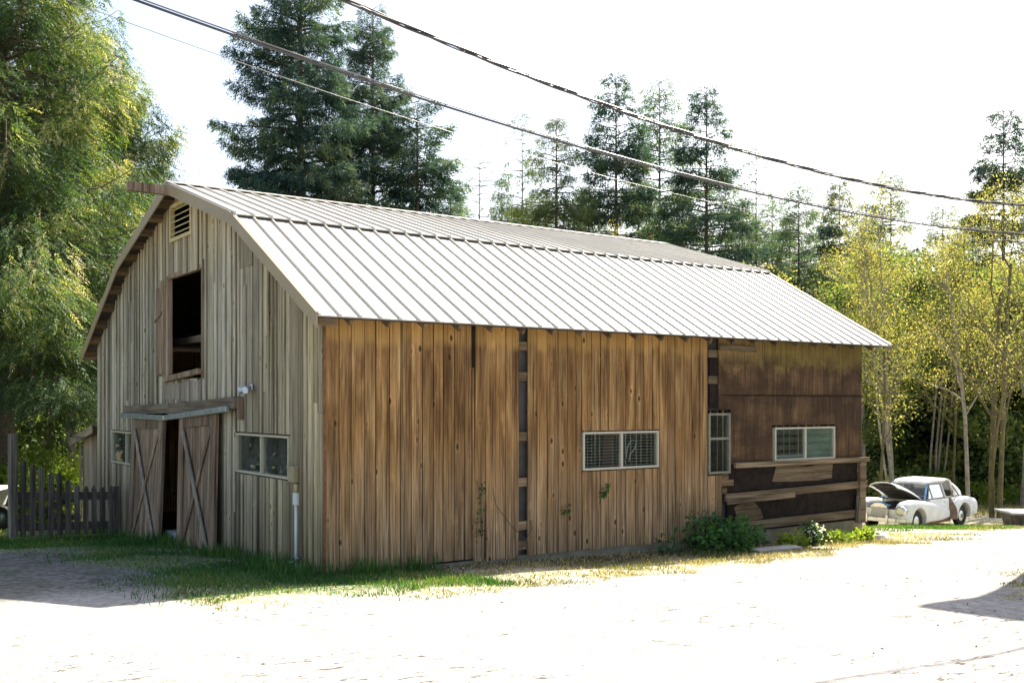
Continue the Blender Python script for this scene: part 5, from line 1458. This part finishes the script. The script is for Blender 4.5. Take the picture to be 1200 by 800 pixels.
# ------------------------------------------------------------------ neighbouring building that throws the shadow at lower right
hx, hy = 9.2, 17.8
hb = empty('neighbour_house', (hx, hy, gz(hx, hy)), math.atan2(1.65, 2.05))
tag(hb, 'tall board-clad building standing just outside the right edge of the view', 'building')
HZ = 9.0
mb = MB(); mb.box((0.3, -7.7, -1), (7.7, -.3, HZ - .2)); mb.build('wall', simple('dark_green_boards', (.022, .035, .024), .6, var=.5, scale=1.2), hb)  # dark green picked to darken what the barn windows reflect
M['green_boards'] = bpy.data.materials['dark_green_boards']
mb = MB(); z = -1.0
while z < HZ - .25:
    mb.hexa([(.262, -7.72, z), (.299, -7.72, z), (.299, -.28, z), (.262, -.28, z)], [(.285, -7.72, z + .205), (.299, -7.72, z + .205), (.299, -.28, z + .205), (.285, -.28, z + .205)])
    mb.hexa([(.27, -.299, z), (7.72, -.299, z), (7.72, -.262, z), (.27, -.262, z)], [(.285, -.299, z + .205), (7.72, -.299, z + .205), (7.72, -.285, z + .205), (.285, -.285, z + .205)])
    z += .2
mb.build('siding', M['green_boards'], hb)
for y0 in (-2.9, -6.2):
    for z0 in (1.2, 4.6):
        mb = MB(); mb.box((.20, y0 - .06, z0 - .06), (.30, y0 + 1.16, z0)); mb.box((.20, y0 - .06, z0 + 1.4), (.30, y0 + 1.16, z0 + 1.46)); mb.box((.20, y0 - .06, z0), (.30, y0, z0 + 1.4)); mb.box((.20, y0 + 1.1, z0), (.30, y0 + 1.16, z0 + 1.4)); mb.box((.22, y0, z0 + .68), (.26, y0 + 1.1, z0 + .73))
        f_ = mb.build('window', M['dull_frame'], hb)
        mb = MB(); mb.box((.235, y0, z0), (.25, y0 + 1.1, z0 + 1.4)); mb.build('pane', M['black'], f_)
mb = MB(); mb.hexa([(0, -8, HZ - .2), (8, -8, HZ - .2), (8, 0, HZ - .2), (0, 0, HZ - .2)], [(0, -8, HZ), (8, -8, HZ + .05), (8, 0, HZ + .05), (0, 0, HZ)]); mb.build('roof', M['fence'], hb)

# ------------------------------------------------------------------ sun, sky, camera
SUN = Vector((.542, .740, 1.0)).normalized()
el = math.asin(SUN.z); azm = math.atan2(SUN.x, SUN.y)
w = bpy.data.worlds.new('World'); sc.world = w; w.use_nodes = True
nt = w.node_tree; bg = nt.nodes['Background']
sky = nt.nodes.new('ShaderNodeTexSky'); sky.sky_type = 'NISHITA'; sky.sun_disc = False
sky.sun_elevation = el; sky.sun_rotation = azm
sky.altitude = 100; sky.air_density = 1.0; sky.dust_density = 3.0; sky.ozone_density = 1.0
nt.links.new(sky.outputs[0], bg.inputs[0]); bg.inputs[1].default_value = .105
sl = bpy.data.lights.new('sun', 'SUN'); sl.energy = 5.0; sl.angle = R(.53); sl.color = (1, .95, .87)
so = bpy.data.objects.new('sun', sl); C.objects.link(so); so.rotation_euler = SUN.to_track_quat('Z', 'Y').to_euler(); so.location = (0, 0, 30)

cd = bpy.data.cameras.new('camera'); cam = bpy.data.objects.new('camera', cd); C.objects.link(cam)
cam.location = (0, 0, 1.65); cam.rotation_euler = (R(90), 0, 0)
cd.sensor_width = 36; cd.lens = 36 * F / 1200; cd.shift_y = 72 / 1200
cd.clip_start = .1; cd.clip_end = 3000
sc.camera = cam
sc.view_settings.view_transform = 'Standard'; sc.view_settings.look = 'None'
sc.view_settings.gamma = 1.0; sc.view_settings.exposure = 1.6
sc.render.filter_size = 1.1
sc.view_settings.use_white_balance = True; sc.view_settings.white_balance_temperature = 7000; sc.view_settings.white_balance_tint = 10
sc.cycles.use_denoising = True
sc.cycles.max_bounces = 8; sc.cycles.diffuse_bounces = 4; sc.cycles.transmission_bounces = 4; sc.cycles.transparent_max_bounces = 8
sc.cycles.sample_clamp_indirect = 10
